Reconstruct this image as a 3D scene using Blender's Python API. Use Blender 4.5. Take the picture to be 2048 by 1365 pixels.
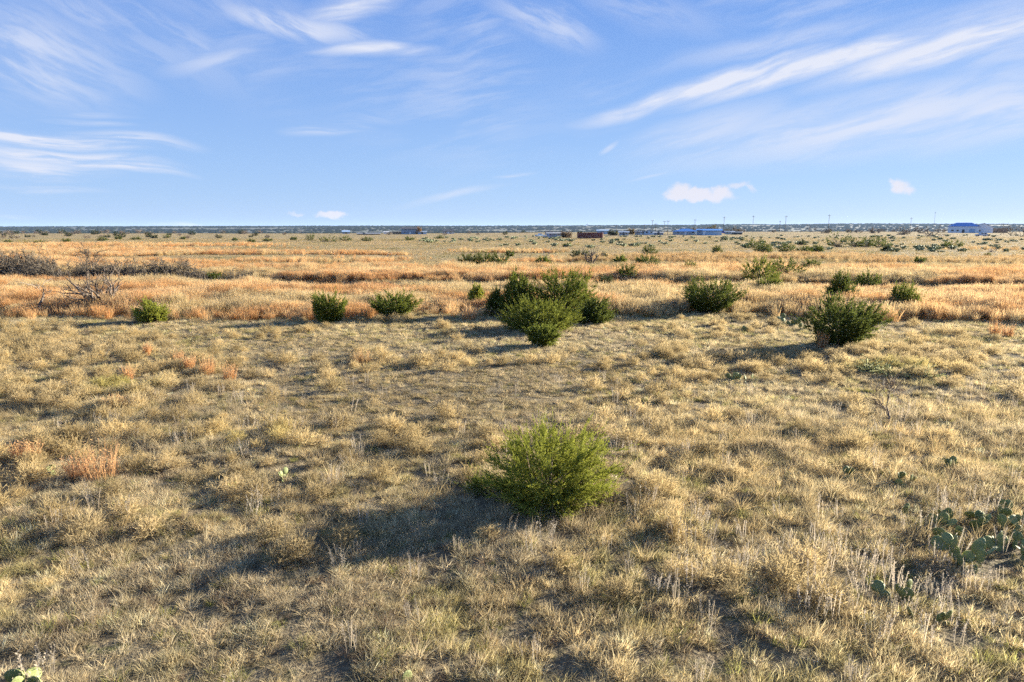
import bpy, math, random
import numpy as np
from mathutils import Vector, Matrix, Euler

R = math.radians
sc = bpy.context.scene
for o in list(bpy.data.objects):
    bpy.data.objects.remove(o, do_unlink=True)

# ------------------------------------------------------------------ camera
CAM_H = 5.0
PITCH = 9.34
F = 1365.33                      # focal length in photo pixels (2048 wide)
cam_d = bpy.data.cameras.new('camera')
cam_d.sensor_fit = 'HORIZONTAL'
cam_d.sensor_width = 36.0
cam_d.lens = F / 2048 * 36
cam_d.clip_start = 0.1
cam_d.clip_end = 30000
cam = bpy.data.objects.new('camera', cam_d)
sc.collection.objects.link(cam)
cam.location = (0, 0, CAM_H)
cam.rotation_euler = (R(90 - PITCH), 0, 0)
sc.camera = cam

# ------------------------------------------------------------------ render settings
sc.render.engine = 'CYCLES'
sc.view_settings.view_transform = 'Standard'
sc.view_settings.look = 'None'
sc.view_settings.gamma = 1
sc.view_settings.exposure = 2.2
sc.view_settings.use_curve_mapping = False
cy = sc.cycles
cy.use_denoising = False
cy.max_bounces = 6
cy.diffuse_bounces = 3
cy.glossy_bounces = 2
cy.transmission_bounces = 4
cy.transparent_max_bounces = 6
cy.volume_bounces = 1
cy.use_adaptive_sampling = True
cy.adaptive_threshold = 0.02
sc.render.filter_size = 1.15
sc.render.use_persistent_data = False

# ------------------------------------------------------------------ sun and sky
SUN_AZ = 63.0      # degrees to the right of the view direction
SUN_EL = 14.5
sd = Vector((math.sin(R(SUN_AZ)) * math.cos(R(SUN_EL)), math.cos(R(SUN_AZ)) * math.cos(R(SUN_EL)), math.sin(R(SUN_EL))))
sun_d = bpy.data.lights.new('sun', 'SUN')
sun_d.energy = 5.0
sun_d.angle = R(0.55)
sun_d.color = (1.0, 0.90, 0.73)
sun = bpy.data.objects.new('sun', sun_d)
sc.collection.objects.link(sun)
sun.rotation_euler = sd.to_track_quat('Z', 'Y').to_euler()


def px_ray(px, py):
    p = R(PITCH)
    dx = (px - 1024.0)
    du = (682.5 - py)
    v = Vector((dx, F * math.cos(p) + du * math.sin(p), -F * math.sin(p) + du * math.cos(p)))
    return v.normalized()


def azel(px, py):
    v = px_ray(px, py)
    return math.atan2(v.x, v.y), math.asin(v.z)


class NT:
    """small helper round a node tree"""
    def __init__(self, tree):
        self.t = tree

    def n(self, typ, ins=None, **props):
        nd = self.t.nodes.new(typ)
        for k, v in props.items():
            setattr(nd, k, v)
        for k, v in (ins or {}).items():
            self.set(nd, k, v)
        return nd

    def set(self, nd, key, v):
        s = nd.inputs[key]
        if isinstance(v, bpy.types.NodeSocket):
            self.t.links.new(v, s)
        else:
            s.default_value = v

    def math(self, op, a, b=None, c=None, clamp=False):
        nd = self.n('ShaderNodeMath', operation=op, use_clamp=clamp)
        self.set(nd, 0, a)
        if b is not None: self.set(nd, 1, b)
        if c is not None: self.set(nd, 2, c)
        return nd.outputs[0]

    def mix(self, f, a, b, blend='MIX'):
        nd = self.n('ShaderNodeMix', data_type='RGBA', blend_type=blend)
        self.set(nd, 0, f); self.set(nd, 6, a); self.set(nd, 7, b)
        return nd.outputs[2]

    def rng(self, v, a, b, c=0.0, d=1.0, smooth=True):
        nd = self.n('ShaderNodeMapRange', interpolation_type='SMOOTHSTEP' if smooth else 'LINEAR')
        self.set(nd, 0, v); self.set(nd, 1, a); self.set(nd, 2, b); self.set(nd, 3, c); self.set(nd, 4, d)
        return nd.outputs[0]

    def noise(self, vec, scale, detail=3.0, rough=0.55, dims='3D', dist=0.0):
        nd = self.n('ShaderNodeTexNoise', noise_dimensions=dims)
        self.set(nd, 'Vector', vec); self.set(nd, 'Scale', scale); self.set(nd, 'Detail', detail)
        self.set(nd, 'Roughness', rough); self.set(nd, 'Distortion', dist)
        return nd


def c4(r, g, b): return (r, g, b, 1.0)


world = bpy.data.worlds.new('World')
sc.world = world
world.use_nodes = True
wt = world.node_tree
wt.nodes.clear()
W = NT(wt)
sky = W.n('ShaderNodeTexSky', sky_type='NISHITA')
sky.sun_disc = False
sky.sun_elevation = R(SUN_EL)
sky.sun_rotation = R(SUN_AZ)
sky.altitude = 300
sky.air_density = 1.0
sky.dust_density = 0.1
sky.ozone_density = 2.0
tc = W.n('ShaderNodeTexCoord')
sep = W.n('ShaderNodeSeparateXYZ', {0: tc.outputs['Generated']})
az = W.math('ARCTAN2', sep.outputs[0], sep.outputs[1])
el = W.math('ARCSINE', sep.outputs[2])
ae0 = W.n('ShaderNodeCombineXYZ', {0: az, 1: el, 2: 0.0}).outputs[0]
# gentle warp so that streaks bend
wn = W.noise(ae0, 5.0, 2.0, 0.5, '2D')
wsub = W.n('ShaderNodeVectorMath', {0: wn.outputs['Color'], 1: (0.5, 0.5, 0.5)}, operation='SUBTRACT')
wscl = W.n('ShaderNodeVectorMath', {0: wsub.outputs[0], 1: (0.05, 0.035, 0.0)}, operation='MULTIPLY')
ae = W.n('ShaderNodeVectorMath', {0: ae0, 1: wscl.outputs[0]}, operation='ADD').outputs[0]


def fibre(angle, sx, sy, off):
    m = W.n('ShaderNodeMapping', {'Vector': ae, 'Location': (off, off * 0.7, 0), 'Rotation': (0, 0, R(angle)), 'Scale': (1, 1, 1)}, vector_type='TEXTURE')
    s = W.n('ShaderNodeVectorMath', {0: m.outputs[0], 1: (sx, sy, 1)}, operation='MULTIPLY')
    return W.noise(s.outputs[0], 1.0, 6.0, 0.6, '2D', 0.15).outputs[0]


fibA = fibre(11, 7, 46, 0.0)      # rising to the right
fibB = fibre(-2, 8, 75, 3.0)      # level
fibC = fibre(-24, 9, 40, 7.0)     # falling to the right


def ell(cx, cyy, lx, ly, ang, strength, vec=None, soft=0.0):
    a, e = azel(cx, cyy)
    m = W.n('ShaderNodeMapping', {'Vector': vec or ae, 'Location': (a, e, 0), 'Rotation': (0, 0, R(ang)), 'Scale': (lx / F, ly / F, 1)}, vector_type='TEXTURE')
    ln = W.n('ShaderNodeVectorMath', {0: m.outputs[0]}, operation='LENGTH')
    return W.rng(ln.outputs['Value'], 1.0, soft, 0.0, strength)


def union(lst):
    acc = lst[0]
    for x in lst[1:]:
        acc = W.math('MAXIMUM', acc, x)
    return acc


# cirrus (photo pixels: centre, half length, half width, tilt, strength)
stA = [(1400, 180, 310, 24, 12, 1.7), (1650, 138, 340, 26, 11, 1.7), (1950, 90, 330, 36, 12, 1.6), (2250, 35, 330, 50, 12, 1.1),
       (1750, 245, 560, 75, 7, 0.9), (1420, 262, 240, 55, 10, 0.65), (2020, 225, 260, 75, 8, 0.9), (1740, 245, 110, 16, 28, 0.9),
       (1560, 95, 330, 30, 6, 0.5), (1900, 75, 280, 50, 12, 0.7), (1215, 290, 30, 9, 35, 0.7), (440, 130, 160, 26, 12, 0.6),
       (750, 106, 170, 20, 4, 1.2), (690, 25, 160, 36, 22, 1.1), (910, 388, 150, 12, 9, 0.5), (1300, 350, 70, 5, 10, 0.4)]
stB = [(80, 283, 210, 22, -2, 1.3), (250, 283, 140, 18, -2, 0.8), (110, 322, 210, 18, -2, 1.3), (230, 341, 140, 13, -4, 1.3), (60, 345, 150, 28, -2, 1.0),
       (70, 385, 130, 10, -3, 0.55), (120, 220, 140, 10, -3, 0.5), (170, 245, 90, 8, -3, 0.45), (660, 265, 110, 16, 2, 0.62), (1040, 351, 50, 6, 3, 0.5),
       (390, 452, 95, 6, 2, 0.9), (700, 245, 160, 14, 2, 0.3), (20, 440, 50, 5, 0, 0.4), (-250, 300, 300, 40, 0, 0.8)]
stC = [(60, 110, 200, 100, -12, 0.95), (300, 50, 260, 40, -20, 0.6), (140, 20, 120, 26, -18, 0.7), (590, 58, 190, 34, -8, 1.3), (1080, 45, 150, 50, -20, 0.85),
       (480, 20, 260, 60, -5, 0.4), (1280, 20, 240, 50, -18, 0.4), (320, 110, 260, 60, -14, 0.35), (-200, 120, 220, 120, -10, 0.6)]
mA = union([ell(*s) for s in stA])
mB = union([ell(*s) for s in stB])
mC = union([ell(*s[:5], s[5] * 0.8) for s in stC])
cA = W.math('MULTIPLY', mA, W.rng(fibA, 0.28, 0.64, 0.36, 1.0))
cB = W.math('MULTIPLY', mB, W.rng(fibB, 0.34, 0.61, 0.18, 1.0))
cC = W.math('MULTIPLY', mC, W.rng(fibC, 0.32, 0.63, 0.18, 1.0))
# thin veil that goes on over the rest of the sky
big = W.noise(ae0, 2.6, 3.0, 0.5, '2D').outputs[0]
veil = W.math('MULTIPLY', W.rng(big, 0.42, 0.75, 0.0, 0.42), W.rng(fibA, 0.35, 0.75))
veil = W.math('MULTIPLY', veil, W.rng(el, 0.02, 0.22))
cir = W.math('MAXIMUM', W.math('MAXIMUM', cA, cB), W.math('MAXIMUM', cC, veil))
cir = W.math('MULTIPLY', cir, 0.92, clamp=True)
# small cumulus puffs
pn = W.noise(ae0, 70.0, 4.0, 0.6, '2D')
psub = W.n('ShaderNodeVectorMath', {0: pn.outputs['Color'], 1: (0.5, 0.5, 0.5)}, operation='SUBTRACT')
pscl = W.n('ShaderNodeVectorMath', {0: psub.outputs[0], 1: (0.015, 0.012, 0.0)}, operation='MULTIPLY')
aep = W.n('ShaderNodeVectorMath', {0: ae0, 1: pscl.outputs[0]}, operation='ADD').outputs[0]
puffs = [(1362, 384, 26, 20, 0, 1), (1352, 392, 26, 12, 0, .9), (1395, 389, 38, 15, 0, 1), (1440, 388, 24, 17, 0, 1), (1400, 396, 70, 9, 0, .9), (1475, 370, 26, 8, 10, .55), (1498, 376, 16, 6, -25, .5),
         (1798, 374, 17, 14, 0, .9), (1812, 380, 17, 9, -10, .7), (1786, 365, 12, 7, -30, .6), (662, 430, 32, 9, 0, .95), (592, 428, 16, 5, -8, .5)]
pf = union([ell(a, b, c * 1.35, d * 1.35, e, s, vec=aep, soft=0.15) for a, b, c, d, e, s in puffs])
pf = W.rng(pf, 0.08, 0.85, 0.0, 0.9)
SKY_STR = 0.06
k = 1.0 / SKY_STR
EXPO = 2.0 ** -sc.view_settings.exposure
def skyc(r, g, b):
    return c4(r * k * EXPO, g * k * EXPO, b * k * EXPO)
hs = W.n('ShaderNodeHueSaturation', {'Hue': 0.5, 'Saturation': 1.1, 'Value': 1.0, 'Fac': 1.0, 'Color': sky.outputs[0]})
# clear winter air: the pale horizon is bluer than the plain sky model gives it
grad = W.mix(W.rng(el, 0.0, 0.30, smooth=False), skyc(0.36, 0.56, 0.92), skyc(0.165, 0.335, 0.80))
grad = W.mix(W.rng(el, 0.30, 1.5, smooth=False), grad, skyc(0.14, 0.29, 0.72))
tint = W.mix(0.9, hs.outputs[0], grad)
col = W.mix(cir, tint, skyc(0.78, 0.82, 0.95))
col = W.mix(pf, col, skyc(0.84, 0.82, 0.90))
bg = W.n('ShaderNodeBackground', {'Color': col, 'Strength': SKY_STR})
wo = W.n('ShaderNodeOutputWorld', {0: bg.outputs[0]})
world.cycles.sampling_method = 'NONE'

# ------------------------------------------------------------------ noise and terrain
def _hash(ix, iy, seed):
    h = (ix.astype(np.int64) * 374761393 + iy.astype(np.int64) * 668265263 + seed * 974711) & 0xffffffff
    h = ((h ^ (h >> 13)) * 1274126177) & 0xffffffff
    h = (h ^ (h >> 16)) & 0xffffffff
    return h / 4294967295.0


def vnoise(x, y, seed=0):
    x = np.asarray(x, float); y = np.asarray(y, float)
    ix = np.floor(x); iy = np.floor(y)
    fx = x - ix; fy = y - iy
    fx = fx * fx * (3 - 2 * fx); fy = fy * fy * (3 - 2 * fy)
    a = _hash(ix, iy, seed); b = _hash(ix + 1, iy, seed); c = _hash(ix, iy + 1, seed); d = _hash(ix + 1, iy + 1, seed)
    return (a * (1 - fx) + b * fx) * (1 - fy) + (c * (1 - fx) + d * fx) * fy


def fbm(x, y, seed=0, oct=4):
    s = 0; a = 0.5; t = 0
    ca, sa = math.cos(0.6), math.sin(0.6)
    for i in range(oct):
        s = s + a * vnoise(x, y, seed + i * 17); t += a
        x, y = (x * ca - y * sa) * 2.03, (x * sa + y * ca) * 2.03
        a *= 0.5
    return s / t


def sst(a, b, x):
    t = np.clip((np.asarray(x, float) - a) / (b - a), 0, 1)
    return t * t * (3 - 2 * t)


def creek(x):
    return 61.0 - 0.15 * np.asarray(x, float) + 2.2 * np.sin(np.asarray(x, float) / 13.0) + 1.2 * np.sin(np.asarray(x, float) / 5.3 + 1)


def Z(x, y):
    x = np.asarray(x, float); y = np.asarray(y, float)
    z = (0.3 + 1.9 * sst(-160, 200, x)) * sst(140, 540, y)
    near = 1 - sst(60, 160, y)
    z = z + near * ((0.24 - 0.12 * sst(14, 24, y)) * (fbm(x / 1.25, y / 1.25, 3, 3) - 0.5) + 0.16 * (fbm(x / 7, y / 7, 9, 2) - 0.5))
    z = z + sst(30, 120, y) * 0.7 * (fbm(x / 46, y / 46, 21, 2) - 0.5) * (1 - sst(900, 1500, y))
    g = np.abs(y - creek(x))
    z = z - 1.5 * (1 - sst(1.5, 6.0, g))
    z = z - 16 * sst(560, 2400, y)
    return z


def ground_at(px, py):
    v = px_ray(px, py)
    t = np.geomspace(4, 3000, 6000)
    x = v.x * t; y = v.y * t; z = CAM_H + v.z * t
    hit = np.nonzero(z <= Z(x, y))[0]
    i = hit[0] if len(hit) else len(t) - 1
    return float(x[i]), float(y[i]), float(Z(x[i], y[i]))


def depth_of(gx, gy, gz):
    return gy * math.cos(R(PITCH)) + (CAM_H - gz) * math.sin(R(PITCH))


# ------------------------------------------------------------------ mesh helpers
COL = sc.collection


def mk_mesh(name, V, faces, mat, attrs=None, smooth=False):
    """V (n,3); faces: list of int arrays (m,k); attrs: {name: (type, domain, data)}"""
    me = bpy.data.meshes.new(name)
    V = np.ascontiguousarray(V, dtype=np.float32)
    me.vertices.add(len(V))
    me.vertices.foreach_set('co', V.ravel())
    loops = np.concatenate([np.asarray(f).ravel() for f in faces]).astype(np.int32)
    tot = np.concatenate([np.full(len(f), np.asarray(f).shape[1]) for f in faces]).astype(np.int32)
    start = np.concatenate([[0], np.cumsum(tot)[:-1]]).astype(np.int32)
    me.loops.add(len(loops))
    me.loops.foreach_set('vertex_index', loops)
    me.polygons.add(len(tot))
    me.polygons.foreach_set('loop_start', start)
    me.polygons.foreach_set('loop_total', tot)
    if smooth:
        me.polygons.foreach_set('use_smooth', np.ones(len(tot), dtype=bool))
    for an, (typ, dom, data) in (attrs or {}).items():
        at = me.attributes.new(an, typ, dom)
        key = {'FLOAT': 'value', 'INT': 'value', 'FLOAT_VECTOR': 'vector', 'FLOAT_COLOR': 'color'}[typ]
        at.data.foreach_set(key, np.ascontiguousarray(data, dtype=np.int32 if typ == 'INT' else np.float32).ravel())
    me.update()
    me.validate()
    if mat is not None:
        me.materials.append(mat)
    return me


def link(o, parent=None):
    COL.objects.link(o)
    if parent is not None:
        o.parent = parent
    return o


def obj(name, me, parent=None, loc=(0, 0, 0), rot=(0, 0, 0)):
    o = bpy.data.objects.new(name, me)
    if name == 'twigs':
        o['kind'] = 'stuff'
    link(o, parent)
    o.location = loc
    o.rotation_euler = rot
    return o


def tag(o, label=None, cat=None, group=None, kind=None):
    if label: o['label'] = label
    if cat: o['category'] = cat
    if group: o['group'] = group
    if kind: o['kind'] = kind
    return o


def thing(name, label, cat, loc=(0, 0, 0), rotz=0.0, group=None):
    o = bpy.data.objects.new(name, None)
    o.empty_display_size = 0.2
    link(o)
    o.location = loc
    o.rotation_euler = (0, 0, rotz)
    return tag(o, label, cat, group)


class MB:
    """collects boxes / prisms / tubes into one mesh"""
    def __init__(self):
        self.v = []; self.f = []; self.n = 0

    def add(self, v, f):
        self.v.append(np.asarray(v, float))
        self.f += [tuple(int(i) + self.n for i in q) for q in f]
        self.n += len(v)
        return self

    def box(self, x0, x1, y0, y1, z0, z1):
        v = [(x, y, z) for x in (x0, x1) for y in (y0, y1) for z in (z0, z1)]
        f = [(0, 1, 3, 2), (4, 6, 7, 5), (0, 4, 5, 1), (2, 3, 7, 6), (0, 2, 6, 4), (1, 5, 7, 3)]
        return self.add(v, f)

    def prism(self, pts, axis, a, b):
        """pts 2D outline (counter-clockwise), extruded along axis from a to b"""
        n = len(pts)
        def p3(p, t):
            return {'x': (t, p[0], p[1]), 'y': (p[0], t, p[1]), 'z': (p[0], p[1], t)}[axis]
        v = [p3(p, a) for p in pts] + [p3(p, b) for p in pts]
        f = [tuple(range(n))[::-1], tuple(range(n, 2 * n))]
        f += [(i, (i + 1) % n, n + (i + 1) % n, n + i) for i in range(n)]
        return self.add(v, f)

    def tube(self, pts, rad, sides=6):
        v, f = tube(np.asarray(pts, float), np.asarray(rad, float), sides)
        return self.add(v, f)

    def build(self, name, mat, parent=None, smooth=False, loc=(0, 0, 0), rot=(0, 0, 0)):
        me = bpy.data.meshes.new(name)
        me.from_pydata(np.concatenate(self.v).tolist(), [], self.f)
        me.update()
        if smooth:
            me.polygons.foreach_set('use_smooth', np.ones(len(me.polygons), dtype=bool))
        me.materials.append(mat)
        return obj(name, me, parent, loc, rot)


def tube(pts, rad, sides=5):
    n = len(pts)
    t = np.gradient(pts, axis=0)
    t /= np.linalg.norm(t, axis=1, keepdims=True) + 1e-9
    ref = np.where(np.abs(t[:, 2:3]) > 0.9, np.array([[1.0, 0, 0]]), np.array([[0, 0, 1.0]]))
    a = np.cross(t, ref); a /= np.linalg.norm(a, axis=1, keepdims=True) + 1e-9
    b = np.cross(t, a)
    an = np.arange(sides) / sides * 2 * np.pi
    ring = pts[:, None, :] + rad[:, None, None] * (np.cos(an)[None, :, None] * a[:, None, :] + np.sin(an)[None, :, None] * b[:, None, :])
    v = ring.reshape(-1, 3)
    f = []
    for i in range(n - 1):
        for j in range(sides):
            f.append((i * sides + j, i * sides + (j + 1) % sides, (i + 1) * sides + (j + 1) % sides, (i + 1) * sides + j))
    return v, f


# ------------------------------------------------------------------ materials
def new_mat(name):
    m = bpy.data.materials.new(name)
    m.use_nodes = True
    m.node_tree.nodes.clear()
    return m, NT(m.node_tree)


def plain(name, rgb, rough=0.6, metallic=0.0, var=0.12, scale=3.0, bump=0.0):
    m, t = new_mat(name)
    tcn = t.n('ShaderNodeTexCoord')
    ns = t.noise(tcn.outputs['Object'], scale, 5.0, 0.6)
    f = t.rng(ns.outputs[0], 0.25, 0.75, 1 - var, 1 + var, False)
    cl = t.n('ShaderNodeVectorMath', {0: tuple(rgb), 1: f}, operation='MULTIPLY')
    p = t.n('ShaderNodeBsdfPrincipled', {'Base Color': cl.outputs[0], 'Roughness': rough, 'Metallic': metallic})
    if bump:
        bn = t.n('ShaderNodeBump', {'Strength': bump, 'Distance': 0.02, 'Height': ns.outputs[0]})
        t.set(p, 'Normal', bn.outputs[0])
    t.n('ShaderNodeOutputMaterial', {0: p.outputs[0]})
    return m


def leafy(name, col_socket_fn, transl=0.35):
    m, t = new_mat(name)
    c = col_socket_fn(t)
    d = t.n('ShaderNodeBsdfDiffuse', {'Color': c, 'Roughness': 0.6})
    tr = t.n('ShaderNodeBsdfTranslucent', {'Color': c})
    mx = t.n('ShaderNodeMixShader', {0: transl, 1: d.outputs[0], 2: tr.outputs[0]})
    t.n('ShaderNodeOutputMaterial', {0: mx.outputs[0]})
    return m


def blade_col(t):
    a = t.n('ShaderNodeAttribute', attribute_type='INSTANCER', attribute_name='tint')
    v = t.n('ShaderNodeAttribute', attribute_type='GEOMETRY', attribute_name='bl')
    return t.mix(1.0, a.outputs['Color'], v.outputs['Color'], 'MULTIPLY')


MAT_GRASS = leafy('dry_grass_blades', blade_col, 0.45)


def own_col(t):
    v = t.n('ShaderNodeAttribute', attribute_type='GEOMETRY', attribute_name='bl')
    return v.outputs['Color']


MAT_OWN = leafy('dry_stems', own_col, 0.35)
MAT_JUNIPER = leafy('juniper_foliage', own_col, 0.36)


def bark_col(name, rgb):
    return plain(name, rgb, 0.9, 0, 0.3, 9.0, 0.6)


MAT_BARK = bark_col('juniper_bark', (0.16, 0.115, 0.08))
MAT_GREYBARK = bark_col('mesquite_bark', (0.12, 0.095, 0.075))

# ------------------------------------------------------------------ grass zones (what grows where)
def tall_zone(x, y):
    """0..1: stands of tall orange bluestem"""
    wob = 3.0 * (fbm(x / 9, y / 9, 41, 3) - 0.5)
    c = creek(x)
    front = 40.0 - 0.055 * x + 1.6 * np.sin(x / 8.0 + 0.6) + wob + 4.5 * (fbm(x / 4.2, y / 6.0, 47, 3) - 0.5)
    b1 = sst(-2.2, 1.8, y - front + 2.5 * (fbm(x / 1.8, y / 1.8, 43, 2) - 0.5)) * (1 - sst(-7.0, -5.0, y - c))
    b2 = sst(5.0, 8.0, y - c - wob) * (1 - sst(84, 95, y + wob * 3 + 0.10 * np.maximum(0, x) - 0.5 * np.maximum(0, -x - 28)))
    b2 = b2 * sst(0.30, 0.44, fbm(x / 12, y / 7, 77, 3) + 0.14 * (1 - sst(76, 96, y)))
    b3 = sst(130, 150, y) * (1 - sst(200, 240, y)) * (1 - sst(-95, -60, x)) * sst(0.34, 0.46, fbm(x / 40, y / 26, 5, 3))
    b4 = sst(95, 105, y) * (1 - sst(150, 190, y)) * sst(0.58, 0.66, fbm(x / 38, y / 15, 15, 3)) * 0.5
    return np.clip(np.maximum(np.maximum(b1, b2), np.maximum(b3, b4)), 0, 1)


def gully(x, y):
    return 1 - sst(3.0, 6.5, np.abs(y - creek(x)))


# ------------------------------------------------------------------ the ground sheet
def ground_mat():
    m, t = new_mat('prairie_soil_and_thatch')
    geo = t.n('ShaderNodeNewGeometry')
    P = geo.outputs['Position']
    tall = t.n('ShaderNodeAttribute', attribute_type='GEOMETRY', attribute_name='tall').outputs['Fac']
    far = t.n('ShaderNodeAttribute', attribute_type='GEOMETRY', attribute_name='far').outputs['Fac']
    n1 = t.noise(P, 0.055, 4.0, 0.6).outputs[0]
    n2 = t.noise(P, 0.33, 4.0, 0.6).outputs[0]
    n3 = t.noise(P, 2.6, 5.0, 0.65).outputs[0]
    n4 = t.noise(P, 14.0, 4.0, 0.65).outputs[0]
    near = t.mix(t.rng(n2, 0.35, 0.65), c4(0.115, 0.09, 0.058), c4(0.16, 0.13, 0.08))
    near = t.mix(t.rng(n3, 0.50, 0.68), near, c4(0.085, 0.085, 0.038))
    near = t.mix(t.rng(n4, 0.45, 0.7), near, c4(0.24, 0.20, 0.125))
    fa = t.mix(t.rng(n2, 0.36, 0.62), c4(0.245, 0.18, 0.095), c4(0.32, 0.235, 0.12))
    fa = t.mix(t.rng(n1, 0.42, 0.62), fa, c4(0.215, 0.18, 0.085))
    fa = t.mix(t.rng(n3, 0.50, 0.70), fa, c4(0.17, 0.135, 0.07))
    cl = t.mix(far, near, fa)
    cl = t.mix(tall, cl, t.mix(t.rng(n2, 0.35, 0.65), c4(0.30, 0.19, 0.10), c4(0.40, 0.27, 0.14)))
    h = t.math('ADD', t.math('MULTIPLY', n3, 1.0), t.math('MULTIPLY', n4, 0.35))
    b = t.n('ShaderNodeBump', {'Strength': 0.9, 'Distance': 0.25, 'Height': h})
    p = t.n('ShaderNodeBsdfPrincipled', {'Base Color': cl, 'Roughness': 0.95, 'Normal': b.outputs[0]})
    p.inputs['Specular IOR Level'].default_value = 0.1
    t.n('ShaderNodeOutputMaterial', {0: p.outputs[0]})
    return m


yy = np.concatenate([np.linspace(-60, 4, 20), np.arange(4.5, 80, 0.32), np.geomspace(80.5, 3000, 260)])
uu = np.linspace(-1, 1, 401)
uu = np.sign(uu) * np.abs(uu) ** 1.15
half = np.maximum(48, 20 + 1.25 * yy)
GX = uu[None, :] * half[:, None]
GY = np.repeat(yy[:, None], len(uu), 1)
GZ = Z(GX, GY)
nr, nc = GX.shape
idx = np.arange(nr * nc).reshape(nr, nc)
quads = np.stack([idx[:-1, :-1], idx[:-1, 1:], idx[1:, 1:], idx[1:, :-1]], -1).reshape(-1, 4)
tz = np.maximum(tall_zone(GX, GY), 0.35 * gully(GX, GY))
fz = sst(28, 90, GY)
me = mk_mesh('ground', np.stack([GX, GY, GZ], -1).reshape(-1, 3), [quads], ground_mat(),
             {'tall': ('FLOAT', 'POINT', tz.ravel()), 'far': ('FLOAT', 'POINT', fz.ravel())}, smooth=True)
tag(obj('ground', me), kind='structure')

# far low hills
hx = np.linspace(-9000, 9000, 420)
hy = np.concatenate([np.linspace(2300, 6500, 60), np.linspace(6600, 12000, 12)])
HX, HY = np.meshgrid(hx, hy)


def hill_z(x, y):
    top = 27 + 18 * (fbm(x / 1300 + 3, y / 2500, 51, 4) - 0.5) + 0.0026 * np.clip(x, -5000, 5000)
    rise = sst(2600, 5200, y + 600 * (fbm(x / 900, y / 900, 57, 3) - 0.5))
    return -14 + (top + 14) * rise + 4 * (fbm(x / 260, y / 260, 58, 3) - 0.5) * rise


HZ = hill_z(HX, HY)
nr, nc = HX.shape
idx = np.arange(nr * nc).reshape(nr, nc)
quads = np.stack([idx[:-1, :-1], idx[:-1, 1:], idx[1:, 1:], idx[1:, :-1]], -1).reshape(-1, 4)
hm = plain('hill_scrub', (0.04, 0.046, 0.03), 0.95, 0, 0.4, 0.02)
tag(obj('hills', mk_mesh('hills', np.stack([HX, HY, HZ], -1).reshape(-1, 3), [quads], hm, smooth=True)), kind='structure')

# ------------------------------------------------------------------ instanced ground cover
rng = np.random.default_rng(7)


def blades(rg, n, r_base, len_rng, lean_rng, curv_rng, width, nseg=3, wind=(0, 0), bushy=0.0, colvar=0.22, radial=0.6, tip=0.15, taper_root=1.0):
    """a tuft of n flat tapering blades, fully vectorised. returns V, quads, colour factors"""
    a = rg.uniform(0, 2 * np.pi, n)
    rr = r_base * np.sqrt(rg.uniform(0, 1, n))
    bx, by = rr * np.cos(a), rr * np.sin(a)
    az_ = np.where(rg.uniform(0, 1, n) < radial, a + rg.normal(0, 0.5, n), rg.uniform(0, 2 * np.pi, n))
    L = rg.uniform(*len_rng, n)
    lean = rg.uniform(*lean_rng, n)
    curv = rg.uniform(*curv_rng, n)
    w = width * rg.uniform(0.6, 1.3, n)
    pts = np.zeros((n, nseg + 1, 3))
    pts[:, 0, 0] = bx; pts[:, 0, 1] = by; pts[:, 0, 2] = -0.02
    for k_ in range(nseg):
        th = lean + curv * (k_ + 0.5) / nseg
        th = np.clip(th, 0, 2.2)
        st = L / nseg
        jit = rg.normal(0, 0.12, n)
        pts[:, k_ + 1, 0] = pts[:, k_, 0] + st * (np.sin(th) * np.cos(az_ + jit) + wind[0] * (k_ + 1) / nseg)
        pts[:, k_ + 1, 1] = pts[:, k_, 1] + st * (np.sin(th) * np.sin(az_ + jit) + wind[1] * (k_ + 1) / nseg)
        pts[:, k_ + 1, 2] = pts[:, k_, 2] + st * np.cos(th)
    pts[:, 1:, 2] = np.maximum(pts[:, 1:, 2], 0.005)
    wa = az_ + np.pi / 2 + rg.normal(0, 0.7, n)
    wd = np.stack([np.cos(wa), np.sin(wa), np.zeros(n)], -1)
    prof = np.linspace(1, tip, nseg + 1)
    prof[0] *= taper_root
    off = wd[:, None, :] * (w[:, None] * prof[None, :])[:, :, None] * 0.5
    V = np.stack([pts - off, pts + off], 2).reshape(-1, 3)
    base = np.arange(n)[:, None] * (2 * (nseg + 1)) + np.arange(nseg)[None, :] * 2
    Q = np.stack([base, base + 1, base + 3, base + 2], -1).reshape(-1, 4)
    cv = 1 + rg.uniform(-colvar, colvar, n)
    warm = rg.uniform(-0.06, 0.06, n)
    c = np.stack([cv * (1 + warm), cv, cv * (1 - warm), np.ones(n)], -1)
    C = np.repeat(c, 2 * (nseg + 1), 0)
    return V, Q, C


def heads(rg, V, n_seg_v, n, size, k=5):
    """seed heads: little crossed diamonds along the last part of each stem"""
    stems = V.reshape(n, n_seg_v, 2, 3).mean(2)
    vs, qs = [], []
    cnt = 0
    for j in range(k):
        t_ = 0.45 + 0.55 * j / (k - 1)
        f = t_ * (n_seg_v - 1)
        i0 = min(int(f), n_seg_v - 2)
        p = stems[:, i0] * (1 - (f - i0)) + stems[:, i0 + 1] * (f - i0)
        a = rg.uniform(0, 2 * np.pi, n)
        d = np.stack([np.cos(a), np.sin(a), rg.uniform(0.2, 1.0, n)], -1) * size * rg.uniform(0.6, 1.3, n)[:, None]
        s = np.stack([-np.sin(a), np.cos(a), rg.uniform(-.4, .4, n)], -1) * size * 0.28
        q = np.stack([p, p + d * 0.5 - s, p + d, p + d * 0.5 + s], 1)
        vs.append(q.reshape(-1, 3)); qs.append(np.arange(4 * n).reshape(n, 4) + cnt); cnt += 4 * n
    return np.concatenate(vs), np.concatenate(qs)


PROTO = {}


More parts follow.
